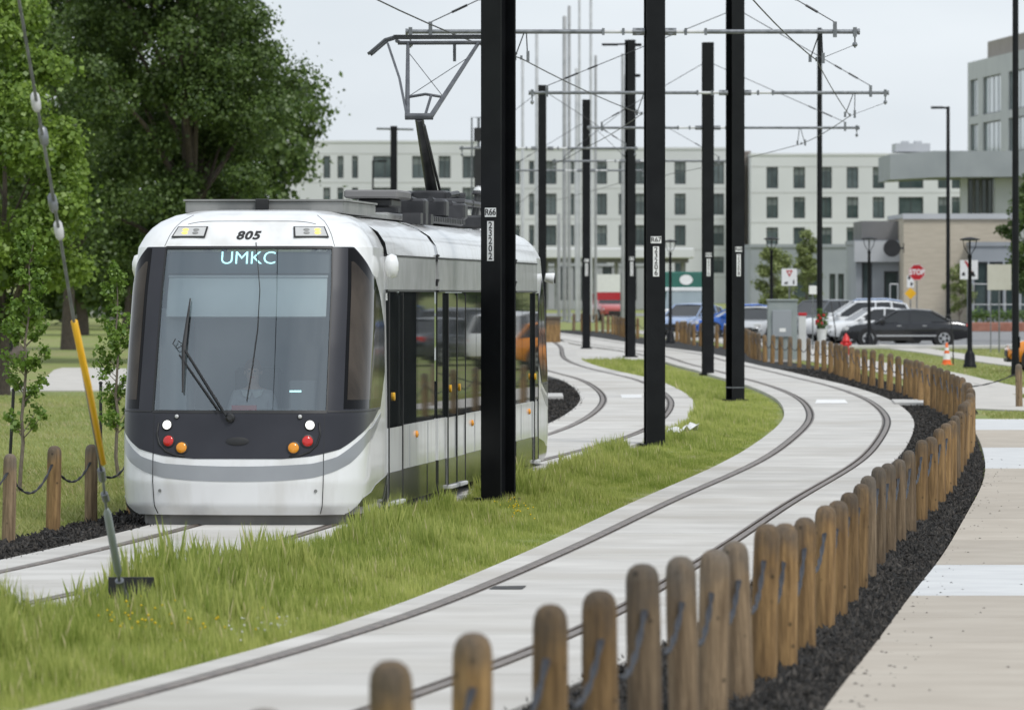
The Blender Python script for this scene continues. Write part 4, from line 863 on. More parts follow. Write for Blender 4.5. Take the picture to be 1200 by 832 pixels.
MB().box(-.15, .12, .70, .74, 1.30, 1.36).build('notice_card', 'paint_red', tram); MB().box(-.15, .14, .69, .73, 1.24, 1.298).build('notice_card', 'blind', tram)
MB().box(.48, .60, .68, .75, 1.50, 1.52).build('cab_lamp', 'led', tram)
# windscreen wiper
def fw(x, y, off): return on(x, y, off).translation
wp = MB(); a_, b_ = fw(265, 488, .05), fw(218, 413, .05); wp.tube([a_, b_], .013, 6); wp.tube([fw(258, 482, .05), fw(212, 418, .05)], .010, 6); wo = wp.build('wiper_arm', 'dark_trim', tram)
c0, c1, c2 = fw(223.5, 352, .035), fw(216.5, 408, .04), fw(214.5, 461, .035); MB().tube([c0, c1, c2], [.008, .026, .010], 6).build('wiper_blade', 'dark_trim', tram)
MB().tube([fw(207, 400, .05), fw(204, 405, .05), fw(209, 411, .05), fw(217, 406, .05), fw(210, 402, .05)], .006, 5).build('washer_hose', 'dark_trim', wo); MB().lathe([(.05, 0), (.05, .03), (.03, .05)], 12, on(268, 490, .006)).build('wiper_pivot', 'dark_trim', tram, 40)
hose = MB().tube([fw(301, 285, .012), fw(305, 340, .012), fw(303, 385, .012), fw(297, 430, .012), fw(290, 470, .012)], .005, 5).build('aerial_wire', 'dark_trim', tram)
# ---- sides: panels between the shells, doors, panes, bellows
G1, G2 = 7.95, 18.2; g = .17
mods = [(UE, G1-g), (G1+g, G2-g), (G2+g, TL-UE)]
WB, WT, RL_, SK = 1.08, 2.60, 2.98, .585
for u0, u1 in mods:
    for s in (-1, 1):
        def slab_(z0, z1, nm, m, y0=u0, y1=u1, th=.05, off=0., par=None):
            xs2 = sorted((s*(HB+off), s*(HB+off-th))); return MB().box(xs2[0], xs2[1], y0, y1, z0, z1).build(nm, m, par or tram)
        slab_(.22, SK, 'lower_skirt', 'tram_skirt', off=.004); slab_(SK+.002, WB, 'side_panel', 'tram_white'); slab_(WT, RL_-.012, 'side_band', 'tram_band', off=.002); slab_(RL_-.010, RL_+.008, 'roof_gutter', 'dark_trim', off=.008)
        slab_(WT-.02, WT+.004, 'window_seal', 'dark_trim', off=.006)
    # roof
    sec = [(-1.325, RL_+.01), (-1.30, 3.12), (-1.22, 3.24), (-1.06, 3.34), (-.85, 3.41), (-.5, 3.445), (0, 3.455), (.5, 3.445), (.85, 3.41), (1.06, 3.34), (1.22, 3.24), (1.30, 3.12), (1.325, RL_+.01)]
    MB().loft([[(x, y, z) for x, z in sec] for y in np.linspace(u0, u1, 2)], closed=False, caps=False).build('roof', 'tram_white', tram, 60)
    for y in np.arange(u0+1.0, u1-.4, 1.55): MB().loft([[(x*1.001, yy, z+.003) for x, z in sec[8:12]] for yy in (y, y+.012)], closed=False, caps=False).build('roof_joint', 'tram_silver', tram)
for y in (G1, G2):
    sec = [(-1.27, .3), (-1.27, 3.0), (-1.15, 3.22), (-.8, 3.36), (.8, 3.36), (1.15, 3.22), (1.27, 3.0), (1.27, .3)]; secs = []
    for k in range(9): f = 1-.03*(k % 2); secs.append([(x*f, y-g+k*2*g/8, z) for x, z in sec])
    MB().loft(secs, closed=False, caps=False).build('bellows', 'bellows', tram)
    secs = [[(x*1.0, yy, z) for x, z in [(-1.325, 2.95), (-1.30, 3.12), (-1.06, 3.345), (-.5, 3.45), (.5, 3.45), (1.06, 3.345), (1.30, 3.12), (1.325, 2.95)]] for yy in (y-g, y+g)]
    MB().loft(secs, closed=False, caps=False).build('roof_bridge', 'tram_silver', tram, 60)
    for z in (2.70, 2.99): MB().tube([(1.33, y-.10, z-.05), (1.34, y-.10, z+.02), (1.34, y+.02, z+.02)], .018, 6).build('hook', 'dark_trim', tram)
def pane(s, y0, y1, z0=WB, z1=WT, nm='window', m='window_dark', fr=.035):
    xs2 = sorted((s*(HB-.012), s*(HB-.03))); o = MB().box(xs2[0], xs2[1], y0+fr*.3, y1-fr*.3, z0, z1-.02).build(nm, m, tram); return o
for s in (-1, 1):
    # continuous dark glazing split into panes; double doors with their own leaves
    for a, b_ in ((4.05, 5.9), (5.92, G1-g), (G1+g, 9.05), (11.25, 12.9), (12.92, 14.4), (16.65, G2-g), (G2+g, 19.4), (19.42, 21.0)): pane(s, a, b_)
    for a, b_ in ((UE, 4.03), (9.08, 10.14), (10.16, 11.22), (14.43, 15.52), (15.54, 16.62), (21.02, TL-UE)):
        xs2 = sorted((s*(HB-.03), s*(HB+.012))); dr = MB().box(xs2[0], xs2[1], a+.01, b_-.01, .27, 1.075)
        d_ = dr.build('door', 'tram_white', tram); MB().box(xs2[0], xs2[1], a+.01, b_-.01, 1.076, WT-.03).build('upper_frame', 'window_dark', d_); xs3 = sorted((s*(HB+.013), s*(HB+.020))); MB().box(xs3[0], xs3[1], a+.07, b_-.07, 1.10, WT-.06).build('pane', 'window_dark', d_); MB().box(xs3[0], xs3[1], a+.012, b_-.012, .272, SK).build('kick_panel', 'tram_skirt', d_)
        xs4 = sorted((s*(HB+.0125), s*(HB+.026)))
        for e in (a, b_-.02): MB().box(xs4[0], xs4[1], e, e+.02, .27, WT-.03).build('door_seal', 'dark_trim', d_)
        MB().lathe([(.045, 0), (.045, .02)], 12, MX((s*(HB+.02), (a+b_)/2-.30, 1.42), ry=R_(90*s))).build('door_button', 'sign_yellow', d_)
        xs5 = sorted((s*(HB-.02), s*(HB+.06))); MB().bbox(xs5[0], xs5[1], a+.08, b_-.08, .215, .262, .008).build('step', 'walk_grey', d_)
    for y in (5.6, 12.2, 20.3): MB().lathe([(.04, 0), (.04, .018), (.02, .03)], 12, MX((s*(HB+.001), y, .95), ry=R_(90*s))).build('side_marker', 'amber_lens', tram, 50)
    for y in (4.9, 6.9, 12.6, 17.3, 19.1, 20.8): MB().box(*sorted((s*(HB+.001), s*(HB+.006))), y, y+.012, SK, WB-.01).build('panel_joint', 'tram_silver', tram)
    for y in (6.8, 13.4, 20.9): MB().box(*sorted((s*(HB+.005), s*(HB+.010))), y, y+.015, .23, SK-.01).build('panel_joint', 'dark_trim', tram)
# saloon: ceiling band and floor so the windows have something behind them
text('fleet_number', '805', .12, 'label_white', tram, MX((HB+.012, 2.42, 2.52), rx=R_(90), rz=R_(90)), .001)
# underbody and front skirt lip
un = MB(); un.box(-1.15, 1.15, 1.0, TL-1.0, .10, .34); un.build('underframe', 'under', tram)
lip = [(-1.10, .75), (-1.02, .42), (-.75, .28), (0, .22), (.75, .28), (1.02, .42), (1.10, .75), (1.10, 1.6), (-1.10, 1.6)]
MB().loft([[(x, y, .085) for x, y in lip], [(x, y, .215) for x, y in lip]]).build('front_lip', 'skirt_grey', tram)
for y in (3.4, 5.2, 12., 13.8, 19.5, 21.3):
    for s in (-1, 1): MB().lathe([(.29, -.06), (.30, -.05), (.28, .06)], 20, MX((s*.72, y, .33), ry=R_(90))).build('wheel', 'under', tram)
# roof equipment
e1 = MB().bbox(-.88, .88, 2.3, 5.4, 3.44, 3.58, .015).box(-.90, .90, 2.28, 5.42, 3.575, 3.595); e1.build('roof_case', 'roof_grey', tram)
MB().bbox(-.09, .05, 2.2, 2.29, 3.47, 3.60, .01).build('roof_beacon', 'dark_trim', tram)
MB().bbox(-.80, .80, 5.8, 7.5, 3.44, 3.50, .02).build('roof_case', 'roof_grey', tram); MB().bbox(-.75, .70, 8.4, 11.3, 3.45, 3.53, .02).build('roof_case', 'roof_grey', tram)
MB().bbox(.15, .80, 8.5, 10.0, 3.70, 3.80, .02).build('vent_lid', 'bgrey_dark', tram); MB().bbox(.3, .7, 8.7, 9.8, 3.60, 3.70, .02).build('vent_stack', 'roof_dark', tram)
MB().bbox(-.6, .80, 11.8, 16.6, 3.45, 3.54, .03).build('roof_case', 'roof_dark', tram); MB().bbox(-.6, .95, 18.5, 19.2, 3.45, 3.62, .03).build('roof_case', 'roof_dark', tram)
for y, x, h_ in ((12.2, .2, .16), (13.1, .45, .22), (14.3, .1, .14), (15.2, .5, .24), (16.0, .3, .18), (17.2, .55, .22)): MB().bbox(x-.22, x+.2, y, y+.4, 3.545, 3.545+h_, .03).tube([(x, y, 3.55+h_), (x+.1, y+.9, 3.57+h_*.6)], .035, 8).build('roof_device', 'roof_dark', tram)
for y in np.arange(11.9, 16.5, .22): MB().box(.805, .83, y, y+.1, 3.47, 3.53).build('cooling_fin', 'roof_dark', tram)
for y in (9.0, 9.6, 10.2): MB().box(.80, 1.02, y, y+.28, 3.40, 3.53).build('roof_flap', 'roof_dark', tram)
# pantograph
pn = MB(); zb = 3.80
for x in (-.55, .55): pn.tube([(x, 18.7, zb), (x, 21.4, zb)], .045, 8)
for y in (18.7, 20.0, 21.4): pn.tube([(-.6, y, zb), (.6, y, zb)], .05, 8)
pn.tube([(-.45, 20.3, zb+.08), (.45, 20.3, zb+.08)], .075, 10).bbox(-.2, .28, 19.4, 20.2, zb, zb+.17, .03)
for x in (-.3, .35): pn.tube([(x, 19.0, zb+.1), (x, 20.2, zb+.14)], .04, 8)
po = pn.build('pantograph_base', 'roof_dark', tram)
for x in (-.5, .5):
    for y in (18.8, 21.3): MB().lathe([(.05, 3.45), (.07, 3.5), (.045, 3.54), (.07, 3.58), (.045, 3.62), (.07, 3.67), (.05, 3.76)], 10, MX((x, y, 0))).build('insulator', 'bgrey_dark', po)
for y in (20.7, 21.1, 21.5): MB().tube([(.5, y, 3.46), (.56, y+.06, 3.95)], .03, 8).lathe([(.06, 3.93), (.07, 3.95), (.05, 3.99)], 10, MX((.56, y+.06, 0))).build('arrester', 'roof_dark', po)
kn = Vector((0, 18.5, 4.93)); hd = Vector((.06, 21.0, 6.08))
MB().tube([(0, 20.3, zb+.1), kn-Vector((0, 0, .0))], [.085, .06], 12).tube([(.12, 20.4, zb+.05), kn+Vector((.07, 0, -.1))], .02, 6).build('lower_arm', 'roof_dark', tram, 50)
ua = MB(); ua.tube([kn+Vector((-.19, 0, .02)), kn+Vector((.19, 0, .02))], .045, 8)
up_l, up_r = hd+Vector((-.48, 0, -.05)), hd+Vector((.50, 0, -.05))
ua.tube([kn+Vector((-.16, 0, .02)), up_l], [.036, .024], 8); ua.tube([kn+Vector((.16, 0, .02)), up_r], [.036, .026], 8); ua.tube([up_l+Vector((-.28, 0, -.0)), kn.lerp(up_l, .45)+Vector((-.2, 0, .08)), kn+Vector((-.17, 0, .05))], .018, 6)
m_l, m_r = (kn+Vector((-.16, 0, .02))).lerp(up_l, .26), (kn+Vector((.16, 0, .02))).lerp(up_r, .26); ua.tube([m_l, (m_l+m_r)/2+Vector((0, 0, .04)), m_r], .022, 6); ua.tube([(m_l+m_r)/2+Vector((.08, 0, .03)), kn+Vector((.08, 0, .03))], .02, 6)
ua.tube([m_l, up_r.lerp(m_r, .25)], .006, 5).tube([m_r, up_l.lerp(m_l, .15)], .006, 5); uo = ua.build('upper_arm', 'panto_grey', tram, 50)
for dy in (-.16, .16):
    h_ = MB(); h_.tube([hd+Vector((-1.02, dy, -.20)), hd+Vector((-.98, dy, -.17)), hd+Vector((-.78, dy, 0)), hd+Vector((-.66, dy, .035)), hd+Vector((.66, dy, .035)), hd+Vector((.78, dy, 0)), hd+Vector((.98, dy, -.17)), hd+Vector((1.02, dy, -.20))], .022, 8); ho = h_.build('contact_strip', 'panto_grey', tram, 'all')
    MB().box(hd.x-.66, hd.x+.66, hd.y+dy-.03, hd.y+dy+.03, hd.z+.04, hd.z+.065).build('carbon', 'roof_dark', ho)
MB().tube([hd+Vector((-.62, -.16, -.02)), hd+Vector((-.62, .16, -.02))], .025, 6).tube([hd+Vector((.62, -.16, -.02)), hd+Vector((.62, .16, -.02))], .025, 6).tube([hd+Vector((-.62, 0, -.04)), hd+Vector((.62, 0, -.04))], .028, 8).box(hd.x+.17-.02, hd.x+.17+.02, hd.y-.02, hd.y+.02, hd.z-.30, hd.z-.05).build('head_frame', 'panto_grey', tram, 40)

# ------------------------------------------------------------------ driver
def person_driver():
    root = thing('person', 'driver in a pale grey shirt seated behind the streetcar windscreen', 'person', TM @ Vector((-.05, 1.75, .95)), -TRH)
    J = dict(pel=(0, 0, 0), ab=(0, .0, .2), ch=(0, -.02, .42), nk=(0, -.02, .58), hd0=(0, -.03, .66), hd1=(0, -.04, .75), hd2=(0, -.03, .83), sl=(-.19, -.02, .50), el=(-.25, -.10, .24), wl=(-.17, -.36, .26), hl=(-.15, -.44, .28), sr=(.19, -.02, .50), er=(.25, -.10, .24), wr=(.17, -.36, .26), hr=(.15, -.44, .28), kl=(-.13, -.42, .02), fl=(-.13, -.44, -.40), kr=(.13, -.42, .02), fr=(.13, -.44, -.40))
    RD = dict(pel=.16, ab=.15, ch=.16, nk=.055, hd0=.07, hd1=.085, hd2=.07, sl=.075, el=.05, wl=.034, hl=.042, sr=.075, er=.05, wr=.034, hr=.042, kl=.07, fl=.05, kr=.07, fr=.05)
    K = list(J); E_ = [('pel', 'ab'), ('ab', 'ch'), ('ch', 'nk'), ('nk', 'hd0'), ('hd0', 'hd1'), ('hd1', 'hd2'), ('ch', 'sl'), ('sl', 'el'), ('el', 'wl'), ('wl', 'hl'), ('ch', 'sr'), ('sr', 'er'), ('er', 'wr'), ('wr', 'hr'), ('pel', 'kl'), ('kl', 'fl'), ('pel', 'kr'), ('kr', 'fr')]
    vs = [J[k] for k in K]; es = [(K.index(a), K.index(b)) for a, b in E_]; rd = [RD[k] for k in K]
    for s, h in ((-1, 'hl'), (1, 'hr')):       # fingers closing on the controls
        b0 = Vector(J[h])
        for i in range(5):
            k = len(vs); off = Vector((s*(-.03+.016*i), 0, .01)) if i < 4 else Vector((-s*.04, .03, 0)); d = Vector((0, -.055, .005)) if i < 4 else Vector((-s*.02, -.04, 0))
            vs += [tuple(b0+off*.8+d*.6), tuple(b0+off+d+Vector((0, -.01, -.03)))]; rd += [.010, .009]; es += [(K.index(h), k), (k, k+1)]
    me = bpy.data.meshes.new('body'); me.from_pydata(vs, es, []); o = link('body', me, root)
    md = o.modifiers.new('skin', 'SKIN'); md.use_smooth_shade = True; sk = me.skin_vertices[0].data if me.skin_vertices else None
    if sk is None:
        bpy.context.view_layer.objects.active = o; import bmesh; bm = bmesh.new(); bm.from_mesh(me); bm.verts.layers.skin.verify(); bm.to_mesh(me); bm.free(); sk = me.skin_vertices[0].data
    for i, r in enumerate(rd): sk[i].radius = (r, r*.8 if i < 3 else r)
    for v in sk: v.use_root = False
    sk[0].use_root = True
    sd = o.modifiers.new('sub', 'SUBSURF'); sd.levels = 2; sd.render_levels = 2
    bpy.context.view_layer.update(); bpy.context.view_layer.objects.active = None
    m2 = bpy.data.meshes.new_from_object(o.evaluated_get(bpy.context.evaluated_depsgraph_get())); o.modifiers.clear(); o.data = m2; m2.materials.clear(); m2.materials.append(MT['skin']); m2.materials.append(MT['shirt']); m2.materials.append(MT['dark_trim'])
    for p in m2.polygons:
        c = p.center; p.use_smooth = True
        p.material_index = 2 if (c.z < .12 and abs(c.x) < .3) else (1 if c.z < .565 and c.y > -.34 else 0)
    # face and hair
    MB().lathe([(.003, .032), (.014, .02), (.018, 0)], 8, MX((0, -.125, .735), rx=R_(90))).build('nose', 'skin', root, 60)
    for s in (-1, 1):
        MB().lathe([(.013, 0), (.009, .007)], 8, MX((s*.032, -.112, .765), rx=R_(90))).build('eye', 'dark_trim', root); MB().lathe([(.02, -.008), (.025, 0), (.018, .01)], 8, MX((s*.09, -.02, .75), ry=R_(90*s))).build('ear', 'skin', root)
        MB().prism([(0, .545), (s*.12, .56), (s*.10, .50), (s*.03, .47)], -.13, -.10).build('collar', 'blind', root)
    MB().box(-.025, .025, -.115, -.105, .695, .70).build('mouth', 'red_lens', root)
    hr = MB(); secs = []
    for k in range(7):
        t = k/6; z = .775+.11*math.sin(t*math.pi/2); r = .1*math.cos(t*math.pi/2*.96); secs.append([(r*math.cos(a), -.015+r*1.05*math.sin(a)+(0 if math.sin(a) > -.4 else .015), z+(.02 if math.sin(a) < -.3 else -.03*(1-t))) for a in np.linspace(0, 2*math.pi, 16, endpoint=False)])
    hr.loft(secs).build('hair', 'hair', root, 60)
person_driver()

# ------------------------------------------------------------------ parked cars (local x = forward)
def car(name, label, cat, loc, rz, paint, kind='sedan', L=4.75, Wd=1.82, group=None, plate=False):
    root = thing(name, label, cat, loc, rz, group)
    if kind == 'sedan': H, belt, prof, gh = 1.45, .93, [(-.5, .55, .78, .80), (-.485, .34, .90, .88), (-.40, .26, 1.00, .97), (-.20, .24, .98, 1.), (.10, .24, .95, 1.), (.26, .25, .92, 1.), (.40, .27, .84, .96), (.47, .32, .74, .88), (.5, .42, .62, .78)], [(-.36, .98), (-.20, 1.40), (-.06, 1.45), (.07, 1.42), (.255, .93)]
    elif kind == 'suv': H, belt, prof, gh = 1.68, 1.05, [(-.5, .5, .95, .84), (-.49, .38, 1.04, .92), (-.40, .28, 1.06, .99), (-.20, .26, 1.06, 1.), (.10, .26, 1.05, 1.), (.24, .27, 1.04, 1.), (.40, .29, .97, .96), (.475, .36, .86, .88), (.5, .46, .74, .80)], [(-.478, 1.05), (-.42, 1.58), (-.28, 1.68), (.02, 1.66), (.225, 1.04)]
    else: H, belt, prof, gh = 1.5, .95, [(-.5, .5, .85, .84), (-.485, .36, .95, .92), (-.40, .26, .98, .98), (-.20, .24, .98, 1.), (.10, .24, .96, 1.), (.26, .25, .94, 1.), (.40, .27, .85, .95), (.47, .33, .74, .86), (.5, .43, .62, .76)], [(-.46, .97), (-.38, 1.36), (-.18, 1.5), (.03, 1.47), (.25, .95)]
    hw = Wd/2; secs = []
    for f, z0, z1, k in prof:
        w = hw*k; x = f*L; secs.append([(x, -w*.90, z0), (x, -w, z0+.14), (x, -w, z1-.20), (x, -w*.96, z1-.07), (x, -w*.86, z1), (x, w*.86, z1), (x, w*.96, z1-.07), (x, w, z1-.20), (x, w, z0+.14), (x, w*.90, z0)])
    MB().loft(secs).build('body', paint, root, 35)
    # greenhouse: glass solid with painted roof and pillars
    gs = [[(x*L, -hw*(.90 if i in (0, 4) else .76)*(1 if z < H-.2 else .98), z), (x*L, hw*(.90 if i in (0, 4) else .76)*(1 if z < H-.2 else .98), z)] for i, (x, z) in enumerate(gh)]
    def side(s):
        b0 = (gh[0][0]*L, s*hw*.90, gh[0][1]-.04); b1 = (gh[4][0]*L, s*hw*.90, gh[4][1]-.04); return [b0]+[(x*L, s*hw*.74, z-.035) for x, z in gh[1:4]]+[b1]
    l, r = side(-1), side(1); g_ = MB(); g_.add(l+r, [(0, 1, 2, 3, 4), (9, 8, 7, 6, 5)]+[(i+5, i+6, i+1, i) for i in range(4)]); g_.build('glazing', 'car_glass', root)
    rf = MB(); rs_ = []
    pts = [(gh[1][0]*L-.02, gh[1][1]-.03)]+[(x*L, z) for x, z in gh[1:4]]+[(gh[3][0]*L+.03, gh[3][1]-.03)]
    for x, z in pts: rs_.append([(x, -hw*.765, z-.05), (x, -hw*.70, z-.005), (x, 0, z+.015), (x, hw*.70, z-.005), (x, hw*.765, z-.05)])
    rf.loft(rs_, closed=False, caps=False); rf.build('roof', paint, root, 50)
    for s in (-1, 1):
        S_ = side(s); o = Vector((0, s*.012, .0))
        for a, b_, w in ((S_[0], S_[1], .05), (S_[4], S_[3], .035)): MB().tube([Vector(a)+o, Vector(b_)+o], w, 6).build('pillar', paint, root)
        xm = (gh[2][0]*.4+gh[3][0]*.6)*L-.2; MB().tube([(xm, s*hw*.905, belt-.02), (xm-.04, s*hw*.755, H-.06)], .035, 6).build('pillar', paint, root)
        if kind != 'sedan': MB().tube([(gh[1][0]*L+.55, s*hw*.905, belt), (gh[1][0]*L+.62, s*hw*.755, H-.06)], .05, 6).build('pillar', paint, root)
        m = MB().bbox(.19*L-.08, .19*L+.10, s*(hw+.10)-.09, s*(hw+.10)+.09, belt-.02, belt+.13, .03); m.build('mirror', paint, root)
        MB().box(-.30*L, .24*L, *sorted((s*(hw+.001), s*(hw+.012))), .40, .46).build('side_trim', 'alloy' if paint == 'paint_black' else paint, root)
        for xx in (-.01, .0): pass
        for x in (.06*L, -.14*L): MB().bbox(x-.08, x+.08, *sorted((s*(hw+.001), s*(hw+.03))), belt-.14, belt-.11, .004).build('door_handle', 'alloy', root)
        MB().box(.0*L, .0*L+.012, *sorted((s*(hw-.002), s*(hw+.004))), .34, belt-.06).build('door_seam', 'dark_trim', root)
        for fx in (.305, -.295):
            rw_ = .33; wh = thing_part('wheel', root); M_ = MX((fx*L, s*(hw-.10), rw_), rx=R_(90)); M2 = M_
            MB().lathe([(rw_+.06, -.105), (rw_+.06, .105)], 24, MX((fx*L, s*(hw-.10), rw_+.01), rx=R_(90))).build('wheel_arch', 'dark_trim', root)
            MB().lathe([(rw_*.7, -.118), (rw_*.97, -.116), (rw_, -.09), (rw_, .09), (rw_*.97, .116), (rw_*.7, .118)], 24, M_).build('tyre', 'tyre', wh, 40)
            sp = MB().lathe([(rw_*.66, -.121), (rw_*.66, .121)], 20, M_); sp.build('rim', 'alloy' , wh)
            dk = MB()
            for k in range(5): 
                a = 2*math.pi*k/5; dk.lathe([(.062, -.124), (.062, .124)], 8, M_ @ MX((math.cos(a)*rw_*.40, math.sin(a)*rw_*.40, 0)))
            dk.build('rim_gap', 'dark_trim', wh)
        MB().bbox(.455*L, .488*L, *sorted((s*hw*.55, s*hw*.86)), .62, .76, .02).build('headlight', 'lamp_grey', root); MB().bbox(-.499*L, -.470*L, *sorted((s*hw*.55, s*hw*.87)), .72, .88, .02).build('tail_light', 'red_lens', root)
    MB().bbox(.482*L, .503*L, -hw*.5, hw*.5, .42, .60, .01).build('grille', 'dark_trim', root); MB().bbox(.47*L, .506*L, -hw*.7, hw*.7, .27, .38, .02).build('bumper_intake', 'dark_trim', root)
    return root
def thing_part(name, parent): o = bpy.data.objects.new(name, None); C.objects.link(o); o.parent = parent; return o
def cg(x, Y): return (XP(x, Y), Y, float(gz(Y))+.02)
PI = math.pi
car('parked_car', 'black sedan with chrome trim parked side on behind the red hydrant', 'car', cg(1061, 250), PI, 'paint_black', 'sedan', 4.85)
car('parked_car', 'white sedan parked just behind the black sedan', 'car', cg(1026, 262), PI+.25, 'paint_white', 'sedan', 4.5)
car('parked_car', 'white sport utility car parked behind the flower planter', 'car', cg(1003, 271), PI+.12, 'paint_white', 'suv', 4.7)
car('parked_car', 'pale blue hatchback with only its roof showing behind the white sport utility car', 'car', cg(1006, 300), PI, 'paint_paleblue', 'suv', 4.6)
car('parked_car', 'dark grey sport utility car behind the grey cabinet', 'car', cg(958, 282), PI+.9, 'paint_grey', 'suv', 4.6)
car('parked_car', 'bright blue hatchback behind the two black poles', 'car', cg(866, 283), PI+.15, 'paint_blue', 'hatch', 4.2)
car('parked_car', 'silver car with black bumper beside the bright blue hatchback', 'car', cg(889, 268), -PI/2-.35, 'paint_silver', 'sedan', 4.5)
car('parked_car', 'small pale blue car in front of the green box truck', 'car', cg(809, 288), -PI/2-.5, 'paint_paleblue', 'hatch', 4.1)
car('parked_car', 'red car parked beyond the far wooden posts', 'car', cg(713, 395), -PI/2+.2, 'paint_faded', 'suv', 4.4)
car('parked_car', 'orange car with black trim at the grass edge by the tall dark pole', 'car', cg(1259, 186), PI, 'paint_orange', 'hatch', 3.9)
for i, (x, Y, p) in enumerate([(62, 372, 'paint_white'), (104, 380, 'paint_silver'), (12, 376, 'paint_silver')]): car('parked_car', {'paint_white': 'white car parked far beyond the lawn under the trees', 'paint_silver': 'silver car parked far beyond the lawn under the trees'}[p], 'car', cg(x, Y), PI, p, 'suv', 4.6, group='pale cars far beyond the lawn')
for i in range(7): car('parked_car', ['tall white car', 'dark grey saloon car', 'silver hatchback', 'tall dark grey car', 'black saloon car', 'white hatchback', 'tall blue car'][i]+' in the outer row of the parking lot', 'car', (-1.2+(190+i*7-76)*(.172+.008*((i*3) % 7)), 190+i*7, .02), PI/2+.3, ['paint_white', 'paint_grey', 'paint_silver', 'paint_grey', 'paint_black', 'paint_white', 'paint_blue'][i], ['suv', 'sedan', 'hatch'][i % 3], group='cars in the outer row')
# green box truck facing the camera
tk = thing('box_truck', 'green box truck with a white oval emblem above its cab', 'truck', cg(801, 312), 0); Yt = 312.; k = Yt/F
MB().bbox(-.95, 1.25, .9, 5.5, .8, ZP(319, Yt), .05).build('box_body', 'paint_green', tk)
MB().lathe([(.30, 0), (.30, .02)], 24, MX((.15, .885, ZP(328.5, Yt)), rx=R_(90)) @ Matrix.Diagonal((1.05, .8, 1, 1))).build('oval_emblem', 'label_white', tk)
MB().bbox(-.95, 1.25, .55, .89, ZP(342, Yt), ZP(337.5, Yt), .03).build('cab_visor', 'paint_white', tk)
MB().prism([(0, 0)]*0+[(-.9, ZP(362, Yt)), (1.2, ZP(362, Yt)), (1.1, ZP(342.5, Yt)), (-.8, ZP(342.5, Yt))], .5, .9).build('windscreen', 'bpane_light', tk)
MB().bbox(-.92, 1.22, -.3, .95, .45, ZP(362.2, Yt), .08).build('hood', 'paint_white', tk); MB().bbox(-.6, .9, -.36, -.29, .6, .95, .02).build('grille', 'dark_trim', tk)
for s in (-.78, 1.08): MB().bbox(s-.14, s+.14, -.35, -.29, .75, .95, .02).build('headlight', 'lamp_grey', tk)
for s in (-.75, 1.05):
    for y in (.2, 4.2): MB().lathe([(.38, -.13), (.42, -.1), (.42, .1), (.38, .13)], 20, MX((s, y, .42), ry=R_(90))).build('wheel', 'tyre', tk, 40)
# red and white banner stand beyond the far posts
bn = thing('banner_stand', 'red and white banner on a frame beyond the far wooden posts', 'banner', cg(712, 385)); Yb_ = 385.
MB().box(-.75, .75, -.02, .02, ZP(352, Yb_), ZP(343, Yb_)).build('red_panel', 'paint_red', bn); MB().box(-.75, .75, -.02, .02, ZP(342.8, Yb_), ZP(322, Yb_)).build('white_panel', 'label_white', bn)
for x in (-.78, .78): MB().tube([(x, 0, 0), (x, 0, ZP(320, Yb_))], .03, 8).build('frame_post', 'galv', bn)

# ------------------------------------------------------------------ street furniture
def lamp_post(label, x, Y, top):
    H = ZP(top, Y)-float(gz(Y)); root = thing('street_lamp', label, 'lamp', (XP(x, Y), Y, float(gz(Y))))
    MB().lathe([(.20, 0), (.20, .10), (.17, .14), (.15, .42), (.10, .50), (.075, .56), (.06, H*.55), (.05, H-.62), (.065, H-.60), (.065, H-.54), (.03, H-.50)], 14).build('post', 'pole_black', root, 40)
    y = MB()
    for a in (0, PI/2, PI, 1.5*PI): y.tube([(.03*math.cos(a), .03*math.sin(a), H-.52), (.17*math.cos(a), .17*math.sin(a), H-.30), (.20*math.cos(a), .20*math.sin(a), H-.09)], .014, 6)
    y.build('yoke', 'pole_black', root); MB().lathe([(.20, H-.10), (.30, H-.085), (.30, H-.06), (.20, H-.03), (.05, H)], 20).build('lamp_cap', 'pole_black', root, 40); MB().lathe([(.17, H-.115), (.18, H-.101)], 16).build('lens', 'lamp_grey', root)
lamp_post('black post top lamp on the grass beside the orange cone', 1136.5, 192.5, 278); lamp_post('black post top lamp in front of the black sedan', 1018.5, 243, 278)
lamp_post('black post top lamp rising behind the grey cabinet', 904, 246, 278); lamp_post('black post top lamp beside the green box truck', 785.5, 262, 281)
def tall_pole(name, label, x, Y, top, w, arm=None):
    g0 = float(gz(Y)); H = ZP(top, Y)-g0; r = w*Y/F/2; root = thing(name, label, 'lamp' if arm else 'pole', (XP(x, Y), Y, g0))
    MB().lathe([(r*1.9, 0), (r*1.9, .05), (r*1.25, .06), (r*1.15, .4), (r, .6), (r*.8, H-.02), (r*.5, H)], 14).build('mast', 'pole_black', root, 40)
    MB().box(r*.9, r*1.25, -.07, .07, .8, 1.1).build('hand_hole', 'pole_black', root)
    if arm: MB().tube([(0, 0, H-.08), (arm*.35, 0, H-.06)], r*.5, 8).bbox(min(arm*.3, arm), max(arm*.3, arm), -.13, .13, H-.12, H-.0, .03).build('lamp_head', 'pole_black', root)
    return root
tall_pole('light_pole', 'tall dark lamp pole with a short flat head above the beige shop', 1111, 322, 125, 5, -.85)
tall_pole('utility_pole', 'slim dark pole in front of the dark grey car whose top meets a cross arm', 960.5, 216, 33, 7)
tall_pole('utility_pole', 'tall dark pole on the grass by the orange car', 1190, 176, -60, 8.5)
tall_pole('light_pole', 'thin far lamp pole seen above the streetcar roof', 437, 420, 188, 2.6, .9)
sm = thing('signal_mast', 'dark signal mast with box and white dome behind the nearest black pole', 'mast', at(561, 300)); Ys = 300.
